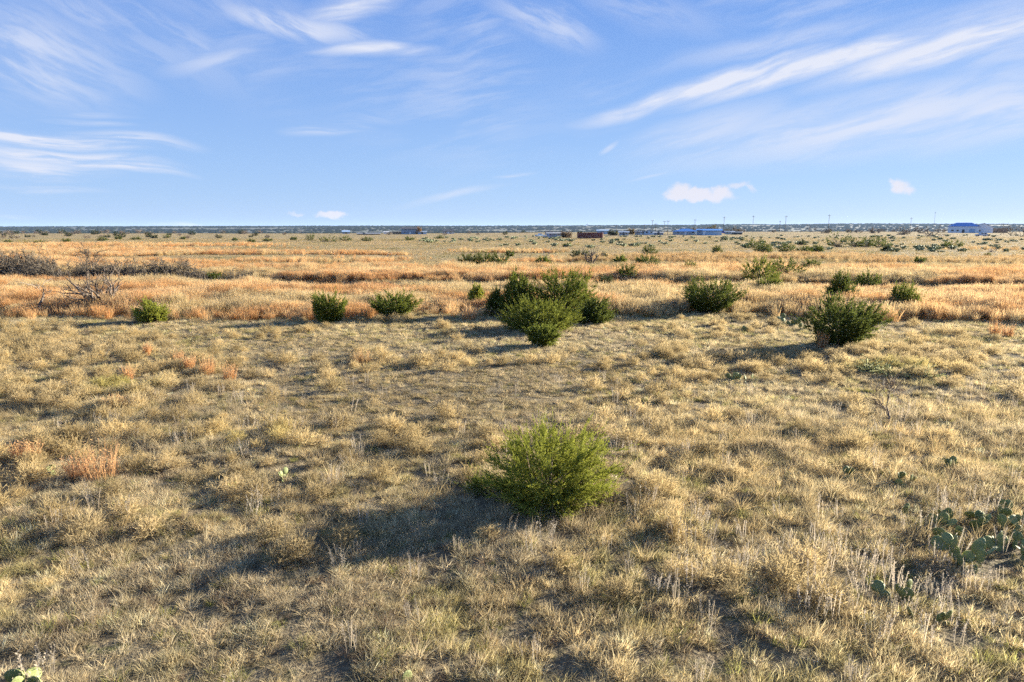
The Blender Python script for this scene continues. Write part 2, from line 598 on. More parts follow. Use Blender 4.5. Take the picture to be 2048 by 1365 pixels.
def proto_collection(name, meshes):
    c = bpy.data.collections.new(name)
    for i, me_ in enumerate(meshes):
        c.objects.link(bpy.data.objects.new('%s_%02d' % (name, i), me_))
    PROTO[name] = (c, len(meshes))
    return c


def tuft_mesh(name, parts, mat):
    V = []; Q = []; C = []; n = 0
    for v, q, c in parts:
        V.append(v); Q.append(q + n); C.append(c); n += len(v)
    return mk_mesh(name, np.concatenate(V), [np.concatenate(Q)], mat, {'bl': ('FLOAT_COLOR', 'POINT', np.concatenate(C))})


# short curly turf
proto_collection('short_turf', [tuft_mesh('short_turf', [
    blades(rng, 74, 0.085, (0.06, 0.18), (0.1, 1.05), (0.2, 1.3), 0.0095, 3, colvar=0.35, radial=0.7),
    blades(rng, 16, 0.12, (0.08, 0.17), (0.9, 1.5), (-0.1, 0.3), 0.006, 2, colvar=0.3, radial=0.0)], MAT_GRASS) for i in range(7)])
# bunches of longer arching grass
proto_collection('bunch_grass', [tuft_mesh('bunch_grass', [
    blades(rng, 64, 0.09, (0.18, 0.44), (0.1, 0.8), (0.2, 1.2), 0.0095, 4, wind=(0.05, -0.05), colvar=0.25, radial=0.75)], MAT_GRASS) for i in range(6)])


# tall bluestem
def tall_proto(nst=40, hmin=0.55, hmax=1.08, w=0.017):
    v, q, c = blades(rng, nst, 0.16, (hmin, hmax), (0.02, 0.22), (0.05, 0.35), w, 3, wind=(0.10, -0.03), colvar=0.25, radial=0.7, tip=0.45)
    hv, hq = heads(rng, v, 4, nst, 0.05, 5)
    hc = np.tile(np.repeat(np.array([[1.18, 1.25, 1.38, 1]]), 4 * nst, 0), (5, 1)) * np.concatenate([rng.uniform(.85, 1.15, (20 * nst, 1)).repeat(3, 1), np.ones((20 * nst, 1))], 1)
    lv = blades(rng, 26, 0.16, (0.25, 0.55), (0.2, 0.7), (0.3, 1.0), w, 3, colvar=0.25, radial=0.8)
    return [(v, q, c), (hv, hq, hc), lv]


proto_collection('tall_bluestem', [tuft_mesh('tall_bluestem', tall_proto(), MAT_GRASS) for i in range(5)])


# fluffy broomweed mounds
def broom_proto():
    v, q, c = blades(rng, 120, 0.06, (0.22, 0.46), (0.05, 1.25), (-0.25, 0.35), 0.0055, 3, colvar=0.2, radial=0.95)
    st = v.reshape(120, 4, 2, 3).mean(2)
    vs, qs, cs = [], [], []
    n = 0
    for j in range(6):
        t_ = rng.uniform(0.5, 1.0, 120)
        f = t_ * 3
        i0 = np.minimum(f.astype(int), 2)
        p = st[np.arange(120), i0] * (1 - (f - i0))[:, None] + st[np.arange(120), i0 + 1] * (f - i0)[:, None]
        d0 = st[:, 3] - st[:, 2]; d0 /= np.linalg.norm(d0, axis=1, keepdims=True) + 1e-9
        d = d0 + rng.normal(0, 0.55, (120, 3)); d /= np.linalg.norm(d, axis=1, keepdims=True)
        ln = rng.uniform(0.05, 0.12, 120)[:, None]
        s = np.cross(d, rng.normal(0, 1, (120, 3))); s /= np.linalg.norm(s, axis=1, keepdims=True) + 1e-9
        s *= 0.0028
        qd = np.stack([p - s, p + s, p + d * ln + s * 1.6, p + d * ln - s * 1.6], 1)
        vs.append(qd.reshape(-1, 3)); qs.append(np.arange(480).reshape(120, 4) + n); n += 480
        cs.append(np.repeat(np.concatenate([rng.uniform(.85, 1.3, (120, 1)).repeat(3, 1), np.ones((120, 1))], 1), 4, 0))
    return [(v, q, c), (np.concatenate(vs), np.concatenate(qs), np.concatenate(cs))]


proto_collection('broomweed', [tuft_mesh('broomweed', broom_proto(), MAT_GRASS) for i in range(5)])


# stiff stalks with furry heads
def stalk_proto():
    n = 7
    v, q, c = blades(rng, n, 0.10, (0.28, 0.48), (0.02, 0.18), (0.0, 0.2), 0.007, 3, colvar=0.15, tip=0.6)
    hv, hq = heads(rng, v, 4, n, 0.028, 11)
    hc = np.ones((len(hv), 4)); hc[:, :3] *= rng.uniform(0.9, 1.25, (len(hv), 1))
    return [(v, q, c), (hv, hq, hc)]


proto_collection('seed_stalks', [tuft_mesh('seed_stalks', stalk_proto(), MAT_GRASS) for i in range(4)])
# pale matted straw lying down
proto_collection('matted_straw', [tuft_mesh('matted_straw', [
    blades(rng, 60, 0.2, (0.2, 0.42), (0.7, 1.4), (-0.1, 0.5), 0.0065, 3, wind=(-0.1, -0.12), colvar=0.25, radial=0.2)], MAT_GRASS) for i in range(4)])


def gn_scatter(name, P, rot, scl, idx_, tint, coll):
    me_ = bpy.data.meshes.new(name)
    n = len(P)
    me_.vertices.add(n)
    me_.vertices.foreach_set('co', np.ascontiguousarray(P, dtype=np.float32).ravel())
    for an, typ, data in (('rot', 'FLOAT_VECTOR', rot), ('scl', 'FLOAT_VECTOR', scl), ('idx', 'INT', idx_), ('tint', 'FLOAT_COLOR', tint)):
        at = me_.attributes.new(an, typ, 'POINT')
        key = {'INT': 'value', 'FLOAT_VECTOR': 'vector', 'FLOAT_COLOR': 'color'}[typ]
        at.data.foreach_set(key, np.ascontiguousarray(data, dtype=np.int32 if typ == 'INT' else np.float32).ravel())
    me_.update()
    o = obj(name, me_)
    ng = bpy.data.node_groups.new(name, 'GeometryNodeTree')
    ng.interface.new_socket('Geometry', in_out='INPUT', socket_type='NodeSocketGeometry')
    ng.interface.new_socket('Geometry', in_out='OUTPUT', socket_type='NodeSocketGeometry')
    gi = ng.nodes.new('NodeGroupInput'); go = ng.nodes.new('NodeGroupOutput')
    ci = ng.nodes.new('GeometryNodeCollectionInfo')
    ci.inputs['Collection'].default_value = coll
    ci.inputs['Separate Children'].default_value = True
    ci.inputs['Reset Children'].default_value = True
    ip = ng.nodes.new('GeometryNodeInstanceOnPoints')

    def na(nm, dt):
        nd = ng.nodes.new('GeometryNodeInputNamedAttribute')
        nd.data_type = dt
        nd.inputs['Name'].default_value = nm
        return [s for s in nd.outputs if s.enabled and s.name == 'Attribute'][0]
    L = ng.links.new
    L(gi.outputs[0], ip.inputs['Points'])
    L(ci.outputs[0], ip.inputs['Instance'])
    ip.inputs['Pick Instance'].default_value = True
    L(na('idx', 'INT'), ip.inputs['Instance Index'])
    e2r = ng.nodes.new('FunctionNodeEulerToRotation')
    L(na('rot', 'FLOAT_VECTOR'), e2r.inputs[0])
    L(e2r.outputs[0], ip.inputs['Rotation'])
    L(na('scl', 'FLOAT_VECTOR'), ip.inputs['Scale'])
    L(ip.outputs[0], go.inputs[0])
    md = o.modifiers.new('scatter', 'NODES')
    md.node_group = ng
    return o


def sample_field(d0, d1, dens, margin=4.0, slope=0.84):
    """uniform points (dens per m2) over the ground the camera can see between two distances"""
    A = (slope * (d1 ** 2 - d0 ** 2) + 2 * margin * (d1 - d0))
    n = int(A * dens)
    u = rng.uniform(0, 1, n)
    # pdf of y is proportional to the width slope*2*y + 2*margin
    a = slope; b = 2 * margin
    c = -(u * A) - (a * d0 * d0 + b * d0)
    y = (-b + np.sqrt(b * b - 4 * a * c)) / (2 * a)
    x = rng.uniform(-1, 1, n) * (slope * y + margin)
    return x, y


STRAW = np.array([0.65, 0.54, 0.31]); GOLD = np.array([0.60, 0.455, 0.225]); TAN = np.array([0.45, 0.36, 0.20])
OLIVE = np.array([0.27, 0.25, 0.09]); GREY = np.array([0.46, 0.39, 0.27]); ORANGE = np.array([0.56, 0.335, 0.145])
RUST = np.array([0.42, 0.24, 0.12]); PALE_OR = np.array([0.66, 0.465, 0.235]); KHAKI = np.array([0.46, 0.36, 0.185]); BROWN = np.array([0.26, 0.19, 0.115])


def lerp(a, b, t):
    return a + (b - a) * np.asarray(t)[:, None]


def finish(name, x, y, tint, coll_name, smin, smax, label, cat, zs=None, tilt=0.12, sink=0.0, vary=(0.7, 1.22)):
    n = len(x)
    coll, nm = PROTO[coll_name]
    z = Z(x, y) - sink
    rot = np.stack([rng.normal(0, tilt, n), rng.normal(0, tilt, n), rng.uniform(0, 2 * np.pi, n)], -1)
    s = rng.uniform(smin, smax, n)
    zsc = s * (zs if zs is not None else 1.0)
    scl = np.stack([s, s, zsc], -1)
    t4 = np.concatenate([np.clip(tint * rng.uniform(vary[0], vary[1], (n, 1)), 0.02, 0.8), np.ones((n, 1))], 1)
    o = gn_scatter(name, np.stack([x, y, z], -1), rot, scl, rng.integers(0, nm, n), t4, coll)
    return tag(o, label, cat, kind='stuff')


def patch(x, y, spots):
    """soft patches given by photo pixel and radius in metres"""
    v = np.zeros(len(x))
    for px, py, rx, ry, s in spots:
        gx, gy, _ = ground_at(px, py)
        v = np.maximum(v, s * np.exp(-(((x - gx) / rx) ** 2 + ((y - gy) / ry) ** 2)))
    return v


CROPPED = [(850, 790, 5.5, 5.5, 1.0), (600, 690, 6, 3, 0.7), (1150, 740, 5, 3, 0.8)]

# short turf, near
x1, y1 = sample_field(5.6, 17, 105, 2.5)
x2, y2 = sample_field(17, 42, 52, 3)
x = np.concatenate([x1, x2]); y = np.concatenate([y1, y2])
cl = fbm(x / 0.55, y / 0.55, 101, 3)
cropped = patch(x, y, CROPPED)
keep = rng.uniform(0, 1, len(x)) < np.clip(sst(0.36, 0.52, cl) * 0.9 + 0.13, 0, 1) * (1 - 0.85 * tall_zone(x, y))
x, y, cl, cropped = x[keep], y[keep], cl[keep], cropped[keep]
hue = fbm(x / 1.1, y / 1.1, 103, 3); hue2 = fbm(x / 4.5, y / 4.5, 105, 3)
tn = lerp(TAN * 1.08, STRAW, sst(0.34, 0.56, hue))
tn = lerp(tn, OLIVE * 1.25, 0.5 * sst(0.50, 0.66, fbm(x / 0.8, y / 0.8, 107, 3)))
tn = lerp(tn, GREY, 0.6 * sst(0.5, 0.65, hue2))
odd = rng.uniform(0, 1, len(x))
tn = np.where((odd < 0.07)[:, None], np.array([0.23, 0.17, 0.115]), tn)
tn = np.where((odd > 0.90)[:, None], np.array([0.72, 0.60, 0.39]), tn)
tn = np.where(((odd > 0.84) & (odd < 0.90))[:, None], np.array([0.33, 0.32, 0.10]), tn)
tn = lerp(tn, KHAKI * 0.95, 0.5 * sst(0.2, 0.9, cropped))
hs_ = (0.75 + 0.7 * cl) * (1 - 0.45 * cropped) * (0.7 + 0.6 * fbm(x / 2.5, y / 2.5, 108, 2))
finish('short_grass', x, y, tn, 'short_turf', 0.6, 1.2, 'short dry straw coloured grass covering the open ground', 'grass', zs=hs_, vary=(0.55, 1.3))

# bunch grass, near and mid
x1, y1 = sample_field(5.6, 19, 16, 2.5)
x2, y2 = sample_field(19, 44, 5, 3)
x = np.concatenate([x1, x2]); y = np.concatenate([y1, y2])
m = fbm(x / 2.6, y / 2.6, 111, 4)
right = patch(x, y, [(1500, 900, 4.5, 3.5, 1), (1900, 870, 5, 4, 1), (1250, 980, 2.2, 2, 1), (1300, 1060, 3, 1.1, 1), (1750, 970, 4, 2, .8), (140, 820, 2.2, 1.5, .9), (420, 840, 3.5, 1.2, .9), (1800, 760, 6, 4, .7), (1050, 1060, 1.2, .8, .9)])
near_low = 1 - sst(9.0, 11.5, y)
keep = rng.uniform(0, 1, len(x)) < np.clip(sst(0.50, 0.64, m) * 0.5 + 0.85 * right, 0, 1) * (1 - 0.8 * patch(x, y, CROPPED)) * (1 - 0.9 * near_low) * (1 - 0.85 * tall_zone(x, y))
x, y = x[keep], y[keep]
right = patch(x, y, [(1500, 900, 5, 4, 1), (1900, 900, 6, 4, 1), (1300, 1040, 4, 2, 1)])
hue = fbm(x / 1.7, y / 1.7, 113, 3)
tn = lerp(TAN, STRAW, sst(0.35, 0.6, hue))
tn = lerp(tn, GOLD, 0.75 * right * sst(0.3, 0.6, fbm(x / 2, y / 2, 117, 2)))
tn = lerp(tn, GREY, 0.5 * sst(0.55, 0.7, fbm(x / 3, y / 3, 119, 2)))
finish('bunch_grass', x, y, tn, 'bunch_grass', 0.5, 1.1, 'longer arching tufts of dry golden grass', 'grass', zs=(0.75 + 0.4 * rng.uniform(0, 1, len(x))) * (1 - 0.3 * sst(17, 22, y)))

# broomweed
x1, y1 = sample_field(8.5, 46, 5.0, 3)
m = fbm(x1 / 3.4, y1 / 3.4, 131, 3)
sp = patch(x1, y1, [(640, 880, 3.4, 1.6, 1), (430, 925, 1.8, 1.2, 1), (540, 985, 1.2, .7, .9), (250, 930, 1.0, 1.0, .7), (60, 930, 1.8, 1.4, .9), (830, 735, 3, 1.8, .6), (150, 790, 4, 2.4, .9), (1380, 735, 5, 2.2, .7), (330, 740, 3.5, 2, .9), (1700, 725, 6, 2.5, .7), (600, 1090, 1.2, .5, .8), (80, 700, 6, 3, .8)])
keep = rng.uniform(0, 1, len(x1)) < np.clip(0.2 * sst(0.52, 0.66, m) + 0.8 * sp, 0, 1) * (1 - 0.9 * patch(x1, y1, CROPPED)) * (1 - 0.7 * tall_zone(x1, y1))
x, y = x1[keep], y1[keep]
tn = lerp(KHAKI, TAN, sst(0.4, 0.65, fbm(x / 2.2, y / 2.2, 133, 2)))
tn = lerp(tn, np.array([0.46, 0.41, 0.12]), patch(x, y, [(240, 778, 0.9, 0.8, .9), (520, 880, 1, .6, .5), (1790, 740, 1.5, .8, .6)]))
finish('broomweed', x, y, tn, 'broomweed', 0.55, 1.2, 'fluffy khaki broomweed mounds among the grass', 'weeds')

# seed stalks
x1, y1 = sample_field(6, 22, 10, 2.5)
sp = patch(x1, y1, [(1650, 1130, 2.2, .7, 1), (1850, 1210, 1.6, .6, 1), (1950, 1040, 1.6, .8, .8), (1400, 1140, 1.5, .5, .6), (1150, 1120, 1, .4, .5)])
keep = rng.uniform(0, 1, len(x1)) < np.clip(sp + 0.05, 0, 1)
x, y = x1[keep], y1[keep]
tn = np.repeat(np.array([[0.46, 0.40, 0.31]]), len(x), 0)
finish('seed_stalks', x, y, tn, 'seed_stalks', 0.7, 1.2, 'thin pale seed stalks standing above the turf', 'grass', tilt=0.06)

# matted straw
x1, y1 = sample_field(5.6, 40, 11, 2.5)
m = fbm(x1 / 1.8, y1 / 1.8, 151, 3)
sp = patch(x1, y1, [(1350, 860, 2.0, 1.5, 1), (1300, 905, 1.6, .8, .9), (1560, 1000, 2, 1, .4)])
keep = rng.uniform(0, 1, len(x1)) < np.clip(sp + 0.12 + 0.5 * sst(0.56, 0.68, m), 0, 1) * (1 - tall_zone(x1, y1))
x, y = x1[keep], y1[keep]
tn = lerp(np.array([0.52, 0.43, 0.29]), STRAW, rng.uniform(0, 1, len(x)))
finish('matted_straw', x, y, tn, 'matted_straw', 0.4, 0.85, 'pale matted straw lying flat between tufts', 'grass', tilt=0.1)

# tall bluestem stands
x1, y1 = sample_field(34, 72, 17, 5)
x2, y2 = sample_field(72, 150, 4.6, 6)
x3, y3 = sample_field(150, 270, 1.0, 8)
x = np.concatenate([x1, x2, x3]); y = np.concatenate([y1, y2, y3])
tzv = tall_zone(x, y)
cl = fbm(x / 2.2, y / 2.2, 163, 3)
keep = rng.uniform(0, 1, len(x)) < tzv * (0.45 + 0.75 * sst(0.3, 0.55, cl))
x, y, tzv = x[keep], y[keep], tzv[keep]
hue = fbm(x / 3.2, y / 2.4, 161, 3)
tn = lerp(ORANGE, PALE_OR, sst(0.40, 0.62, hue))
tn = lerp(tn, RUST, 0.5 * sst(0.55, 0.70, fbm(x / 3, y / 2.5, 167, 3)))
tn = lerp(tn, np.array([0.56, 0.45, 0.24]), 0.75 * sst(0.54, 0.66, fbm(x / 9, y / 5, 169, 3)))
tn = lerp(tn, np.array([0.40, 0.29, 0.145]), 0.6 * sst(70, 100, y) * (x > 8))
finish('tall_bluestem', x, y, tn, 'tall_bluestem', 0.75, 1.2, 'tall orange bluestem grass standing in broad bands', 'grass',
       zs=(0.35 + 1.0 * fbm(x / 2.6, y / 2.2, 165, 3)) * (0.7 + 0.3 * tzv), tilt=0.09)

# rough pasture farther out
x1, y1 = sample_field(42, 110, 6.0, 5)
x2, y2 = sample_field(110, 330, 0.85, 8)
x = np.concatenate([x1, x2]); y = np.concatenate([y1, y2])
keep = rng.uniform(0, 1, len(x)) < (1 - 0.9 * tall_zone(x, y)) * (0.25 + 0.75 * sst(0.38, 0.6, fbm(x / 5, y / 5, 181, 3)))
x, y = x[keep], y[keep]
hue = fbm(x / 14, y / 9, 183, 3)
tn = lerp(TAN * 0.9, np.array([0.47, 0.36, 0.19]), sst(0.40, 0.62, hue))
tn = lerp(tn, np.array([0.24, 0.205, 0.09]), 0.8 * sst(0.50, 0.64, fbm(x / 10, y / 8, 185, 3)))
g = gully(x, y)
tn = lerp(tn, BROWN, 0.8 * g)
finish('pasture_grass', x, y, tn, 'bunch_grass', 0.7, 1.4, 'rough tan pasture grass beyond the creek', 'grass', zs=0.6 + 0.5 * rng.uniform(0, 1, len(x)), tilt=0.1)

# ------------------------------------------------------------------ junipers
def nrm(a):
    return a / (np.linalg.norm(a, axis=-1, keepdims=True) + 1e-9)


def juniper_mesh(seed, w, h, nb, npl, nlf, plume, leaf, leaf_w, shape='round', lean=(0.0, 0.0), col=(0.075, 0.105, 0.03), tipcol=(0.12, 0.15, 0.035), depth=0.9):
    rg = np.random.default_rng(seed)
    # branch tips fill a ragged envelope
    a = rg.uniform(0, 2 * np.pi, nb)
    hh = rg.uniform(0.05, 1.0, nb)
    if shape == 'round':
        prof = np.sqrt(np.clip(1 - ((hh - 0.42) / 0.62) ** 2, 0.03, 1))
    elif shape == 'vase':
        prof = 0.38 + 0.62 * sst(0.0, 0.75, hh); prof *= np.sqrt(np.clip(1.08 - hh ** 5, 0.05, 1))
    elif shape == 'cone':
        prof = np.clip(1.05 - hh * 0.95, 0.06, 1) ** 0.75
    else:   # 'spread'
        prof = 1.0 - 0.75 * hh ** 1.6
    lump = 0.78 + 0.5 * vnoise(a * 1.6, hh * 3.0, seed)
    rad = w * 0.5 * prof * lump * rg.uniform(0.55, 1.0, nb) ** 0.5
    top = h * hh * (0.82 + 0.3 * vnoise(a * 1.3 + 9, hh, seed + 5))
    T = np.stack([rad * np.cos(a), rad * np.sin(a) * depth, top], -1)
    T[:, 0] += lean[0] * top; T[:, 1] += lean[1] * top
    O = np.stack([rg.normal(0, w * 0.07, nb), rg.normal(0, w * 0.07, nb), rg.uniform(0.0, 0.6, nb) * top], -1)
    K = O * 0.45 + T * 0.55
    K[:, 2] = O[:, 2] + (T[:, 2] - O[:, 2]) * rg.uniform(0.25, 0.55, nb)
    # plumes along the branches
    t_ = np.concatenate([rg.uniform(0.15, 1.0, (nb, npl - 1)) ** 0.7, np.full((nb, 1), 1.0)], 1)
    tt = t_[..., None]
    Pp = (1 - tt) ** 2 * O[:, None] + 2 * tt * (1 - tt) * K[:, None] + tt ** 2 * T[:, None]
    D = nrm(2 * (1 - tt) * (K - O)[:, None] + 2 * tt * (T - K)[:, None])
    outw = nrm(Pp * np.array([1, 1, 0.4]) - np.array([0, 0, h * 0.1]))
    pd = nrm(D * 0.5 + outw * 0.5 + rg.normal(0, 0.42, D.shape) + np.array([0, 0, 0.2]))
    pd[:, -1] = nrm(D[:, -1] * 0.8 + np.array([0, 0, 0.25]) + rg.normal(0, 0.15, (nb, 3)))
    pl = plume * rg.uniform(0.55, 1.25, (nb, npl))
    pl[:, -1] *= rg.uniform(1.0, 2.2, nb)
    Pp = Pp.reshape(-1, 3); pd = pd.reshape(-1, 3); pl = pl.reshape(-1)
    N = len(Pp)
    s = np.sort(rg.uniform(0.0, 1.0, (N, nlf)), 1)
    base = Pp[:, None] + pd[:, None] * (s * pl[:, None])[..., None]
    ld = nrm(pd[:, None] * 0.85 + rg.normal(0, 0.52, (N, nlf, 3)) * (1.05 - 0.55 * s)[..., None] + np.array([0, 0, 0.1]))
    ll = (leaf * (1.1 - 0.5 * s) * rg.uniform(0.7, 1.3, (N, nlf)))[..., None]
    side = nrm(np.cross(ld, rg.normal(0, 1, ld.shape))) * (leaf_w * 0.5)
    q = np.stack([base, base + ld * ll * 0.45 - side, base + ld * ll, base + ld * ll * 0.45 + side], 2).reshape(-1, 3)
    q[:, 2] = np.maximum(q[:, 2], 0.01)
    Q = np.arange(len(q)).reshape(-1, 4)
    c0 = np.array(col); c1 = np.array(tipcol)
    pv = rg.uniform(0, 1, (N, 1)) * 0.7 + 0.3 * rg.uniform(0, 1, (N, nlf))
    f = np.clip(0.15 + 0.75 * pv * (0.5 + 0.5 * s), 0, 1)[..., None]
    C = (c0 + (c1 - c0) * f) * rg.uniform(0.8, 1.2, (N, nlf, 1))
    C = np.concatenate([C, np.ones((N, nlf, 1))], -1).reshape(-1, 4)
    C = np.repeat(C, 4, 0)
    crown = mk_mesh('crown', q, [Q], MAT_JUNIPER, {'bl': ('FLOAT_COLOR', 'POINT', C)})
    # wood
    tv, tf, cnt = [], [], 0
    for i in range(0, nb, max(1, nb // 26)):
        tq = np.linspace(0, 0.9, 5)[:, None]
        pts = (1 - tq) ** 2 * O[i] + 2 * tq * (1 - tq) * K[i] + tq ** 2 * T[i]
        pts[0] = (O[i][0] * 0.5, O[i][1] * 0.5, -0.08)
        r0 = 0.012 + 0.010 * h
        v_, f_ = tube(pts, np.linspace(r0, 0.004, 5), 4)
        tv.append(v_); tf.append(np.array(f_) + cnt); cnt += len(v_)
    trunk = mk_mesh('trunk', np.concatenate(tv), [np.concatenate(tf)], MAT_BARK)
    return crown, trunk


J_DARK = ((0.065, 0.09, 0.027), (0.18, 0.20, 0.042))
J_MID = ((0.09, 0.12, 0.028), (0.25, 0.27, 0.05))
J_LIME = ((0.17, 0.20, 0.035), (0.42, 0.42, 0.08))
J_DULL = ((0.070, 0.085, 0.040), (0.11, 0.12, 0.05))


def juniper(px, py, wpx, hpx, label, shape='round', lean=(0, 0), cols=J_MID, seed=1, group=None, sunk=0.0, q=None, name='juniper_bush', depth=0.9):
    gx, gy, gz = ground_at(px, py + sunk)
    dist = depth_of(gx, gy, gz)
    w = wpx * dist / F
    h = (hpx + sunk) * dist / F
    if q is None:
        q = 'mid' if dist < 62 else ('far' if dist < 150 else 'tiny')
    if q == 'hero':
        a = dict(nb=210, npl=17, nlf=30, plume=0.24, leaf=0.05, leaf_w=0.012)
    elif q == 'sprig':
        a = dict(nb=26, npl=8, nlf=20, plume=0.22, leaf=0.05, leaf_w=0.013)
    elif q == 'mid':
        k_ = max(0.6, min(1.6, w / 2.5))
        a = dict(nb=int(150 * k_), npl=13, nlf=15, plume=0.27, leaf=0.10, leaf_w=0.034)
    elif q == 'far':
        k_ = max(0.5, min(1.6, w / 3))
        a = dict(nb=int(80 * k_), npl=8, nlf=9, plume=0.32, leaf=0.16, leaf_w=0.065)
    else:
        a = dict(nb=36, npl=5, nlf=8, plume=0.55, leaf=0.32, leaf_w=0.13)
    w = max(0.7 * w, 1.04 * w - 0.5 * a['plume']); h = max(0.68 * h, h - 0.5 * a['plume'])
    crown, trunk = juniper_mesh(seed * 13 + 5, w, h, shape=shape, lean=lean, col=cols[0], tipcol=cols[1], depth=depth, **a)
    t = thing(name, label, 'juniper', (gx, gy, gz - 0.03), 0.0, group)
    obj('crown', crown, t)
    obj('trunk', trunk, t)
    return t


juniper(1092, 1006, 250, 176, 'large yellow-green juniper bush standing alone in the foreground grass', 'round', (0.14, 0.0), J_LIME, 3, q='hero')
juniper(972, 984, 64, 34, 'low dark juniper sprig in the shade beside the big foreground bush', 'spread', (-0.3, 0), J_MID, 4, q='sprig')
CL = 'junipers of the central clump'
juniper(1085, 692, 62, 42, 'smallest juniper in front of the central clump, with a long shadow', 'vase', (0, 0), J_MID, 7, CL)
juniper(1080, 661, 140, 60, 'wide sunlit juniper at the front of the central clump', 'round', (0.08, 0), ((0.10, 0.125, 0.028), (0.27, 0.28, 0.05)), 8, CL)
juniper(1176, 646, 90, 50, 'dark juniper with a branch reaching sideways, end of the central clump', 'spread', (0.5, 0), J_DARK, 9, CL)
juniper(1125, 628, 134, 92, 'tall broad juniper at the back of the central clump', 'round', (0.03, 0), J_MID, 110, CL)
juniper(1036, 632, 108, 88, 'juniper with a pointed top at the back of the central clump', 'cone', (0, 0), J_MID, 11, CL)
juniper(993, 631, 60, 50, 'small dark juniper at the shaded edge of the central clump', 'cone', (0, 0), J_DARK, 12, CL)
juniper(659, 646, 76, 62, 'juniper with ragged upright tips before the orange grass band', 'vase', (0, 0), J_MID, 13)
juniper(790, 638, 92, 55, 'spiky fan-shaped juniper at the edge of the orange grass', 'vase', (0.02, 0), J_MID, 14)
juniper(305, 644, 54, 40, 'small round yellow-green juniper near the bare mesquite', 'round', (0, 0), J_LIME, 15)
juniper(953, 592, 40, 22, 'little juniper half sunk in the pale orange grass', 'spread', (0, 0), J_LIME, 16, sunk=24)
juniper(1420, 626, 128, 72, 'dense flat-topped dark juniper beside a leaning grey dead branch', 'vase', (0.02, 0), J_DARK, 17)
juniper(1677, 600, 84, 54, 'dark juniper with one pointed leader behind the big right bush', 'cone', (0, 0), J_DARK, 18, sunk=18)
juniper(1672, 692, 158, 92, 'big juniper with long branches sweeping out, orange tuft at its foot', 'vase', (0.2, 0), J_DARK, 19)
juniper(1800, 602, 56, 36, 'round juniper with a low side sprig in orange grass', 'round', (0.1, 0), J_MID, 20, sunk=24)
juniper(1732, 572, 54, 26, 'wide low juniper at the lip of the shaded gully', 'round', (0, 0), J_DARK, 21, sunk=14)
juniper(1208, 578, 42, 28, 'dull grey-green juniper behind the central clump', 'round', (0, 0), J_DULL, 22, sunk=10)
juniper(1253, 554, 40, 26, 'round juniper alone in the second orange band', 'round', (0, 0), J_DARK, 23, sunk=6)
juniper(1293, 530, 46, 20, 'wide juniper below a second one, past the dead tree', 'round', (0, 0), J_DARK, 24, sunk=5)
juniper(1298, 513, 30, 20, 'juniper just behind and above the wide one, past the dead tree', 'round', (0, 0), J_DARK, 25)
juniper(1541, 578, 54, 25, 'spreading juniper between the flat-topped bush and the pointed one', 'round', (0, 0), J_MID, 26, sunk=18)
juniper(1520, 553, 74, 36, 'larger juniper of the joined pair in the golden grass', 'round', (0, 0), J_MID, 27, sunk=14)
juniper(1570, 546, 66, 30, 'smaller juniper of the joined pair in the golden grass', 'round', (0, 0), J_DARK, 28, sunk=12)
juniper(1620, 535, 40, 18, 'low juniper right after the joined pair', 'round', (0.1, 0), J_DARK, 29, sunk=8)
juniper(1384, 539, 30, 15, 'low juniper at the back edge of the second orange band', 'round', (0, 0), J_MID, 30, sunk=8)
juniper(1433, 508, 20, 18, 'small upright juniper alone on the tan pasture', 'round', (0, 0), J_DARK, 31)
PJ = 'junipers in a row on the tan pasture'
juniper(1508, 497, 40, 22, 'rear juniper of the overlapping pair on the pasture', 'round', (0, 0), J_DARK, 32, PJ)
juniper(1526, 506, 38, 18, 'front juniper of the overlapping pair on the pasture', 'round', (0, 0), J_DARK, 33, PJ)
juniper(1575, 507, 32, 19, 'round juniper first of three in a row on the pasture', 'round', (0, 0), J_DARK, 34, PJ)
juniper(1608, 507, 31, 14, 'low juniper in the middle of three in a row', 'round', (0, 0), J_DARK, 35, PJ)
juniper(1634, 504, 27, 14, 'last juniper of the row of three on the pasture', 'round', (0, 0), J_DARK, 36, PJ)
juniper(1603, 491, 18, 11, 'small faint juniper behind the row of three', 'spread', (0, 0), J_DULL, 37)
FJ = 'junipers of the far dark hedge-like clump'
juniper(1676, 495, 48, 29, 'tallest juniper at the start of the far dark clump', 'round', (0, 0), J_DARK, 38, FJ)
juniper(1708, 494, 40, 23, 'second juniper along the far dark clump', 'round', (0, 0), J_DARK, 39, FJ)
juniper(1733, 494, 42, 24, 'third juniper along the far dark clump', 'round', (0, 0), J_DARK, 40, FJ)
juniper(1758, 495, 42, 22, 'last juniper of the far dark clump', 'round', (0, 0), J_DARK, 41, FJ)
juniper(1774, 503, 20, 10, 'tiny juniper at the foot of the far dark clump', 'spread', (0, 0), J_DULL, 42)
juniper(1905, 497, 31, 14, 'low dark juniper on the cactus flat before the blue-roofed house', 'round', (0, 0), J_DARK, 43)
juniper(1838, 527, 20, 13, 'small forked juniper alone above the shaded gully', 'vase', (0.1, 0), J_DARK, 44)
RJ = 'junipers of the low row casting one shadow'
juniper(935, 527, 42, 18, 'first juniper of the low row with a long shared shadow', 'round', (0, 0), J_DARK, 45, RJ, sunk=7)
juniper(968, 526, 46, 22, 'middle juniper of the low row with a long shared shadow', 'round', (0, 0), J_DARK, 46, RJ, sunk=7)
juniper(999, 527, 36, 22, 'last juniper of the low row with a long shared shadow', 'round', (0, 0), J_DARK, 47, RJ, sunk=7)
juniper(1020, 513, 18, 13, 'small juniper just behind the low row', 'round', (0, 0), J_DARK, 48)
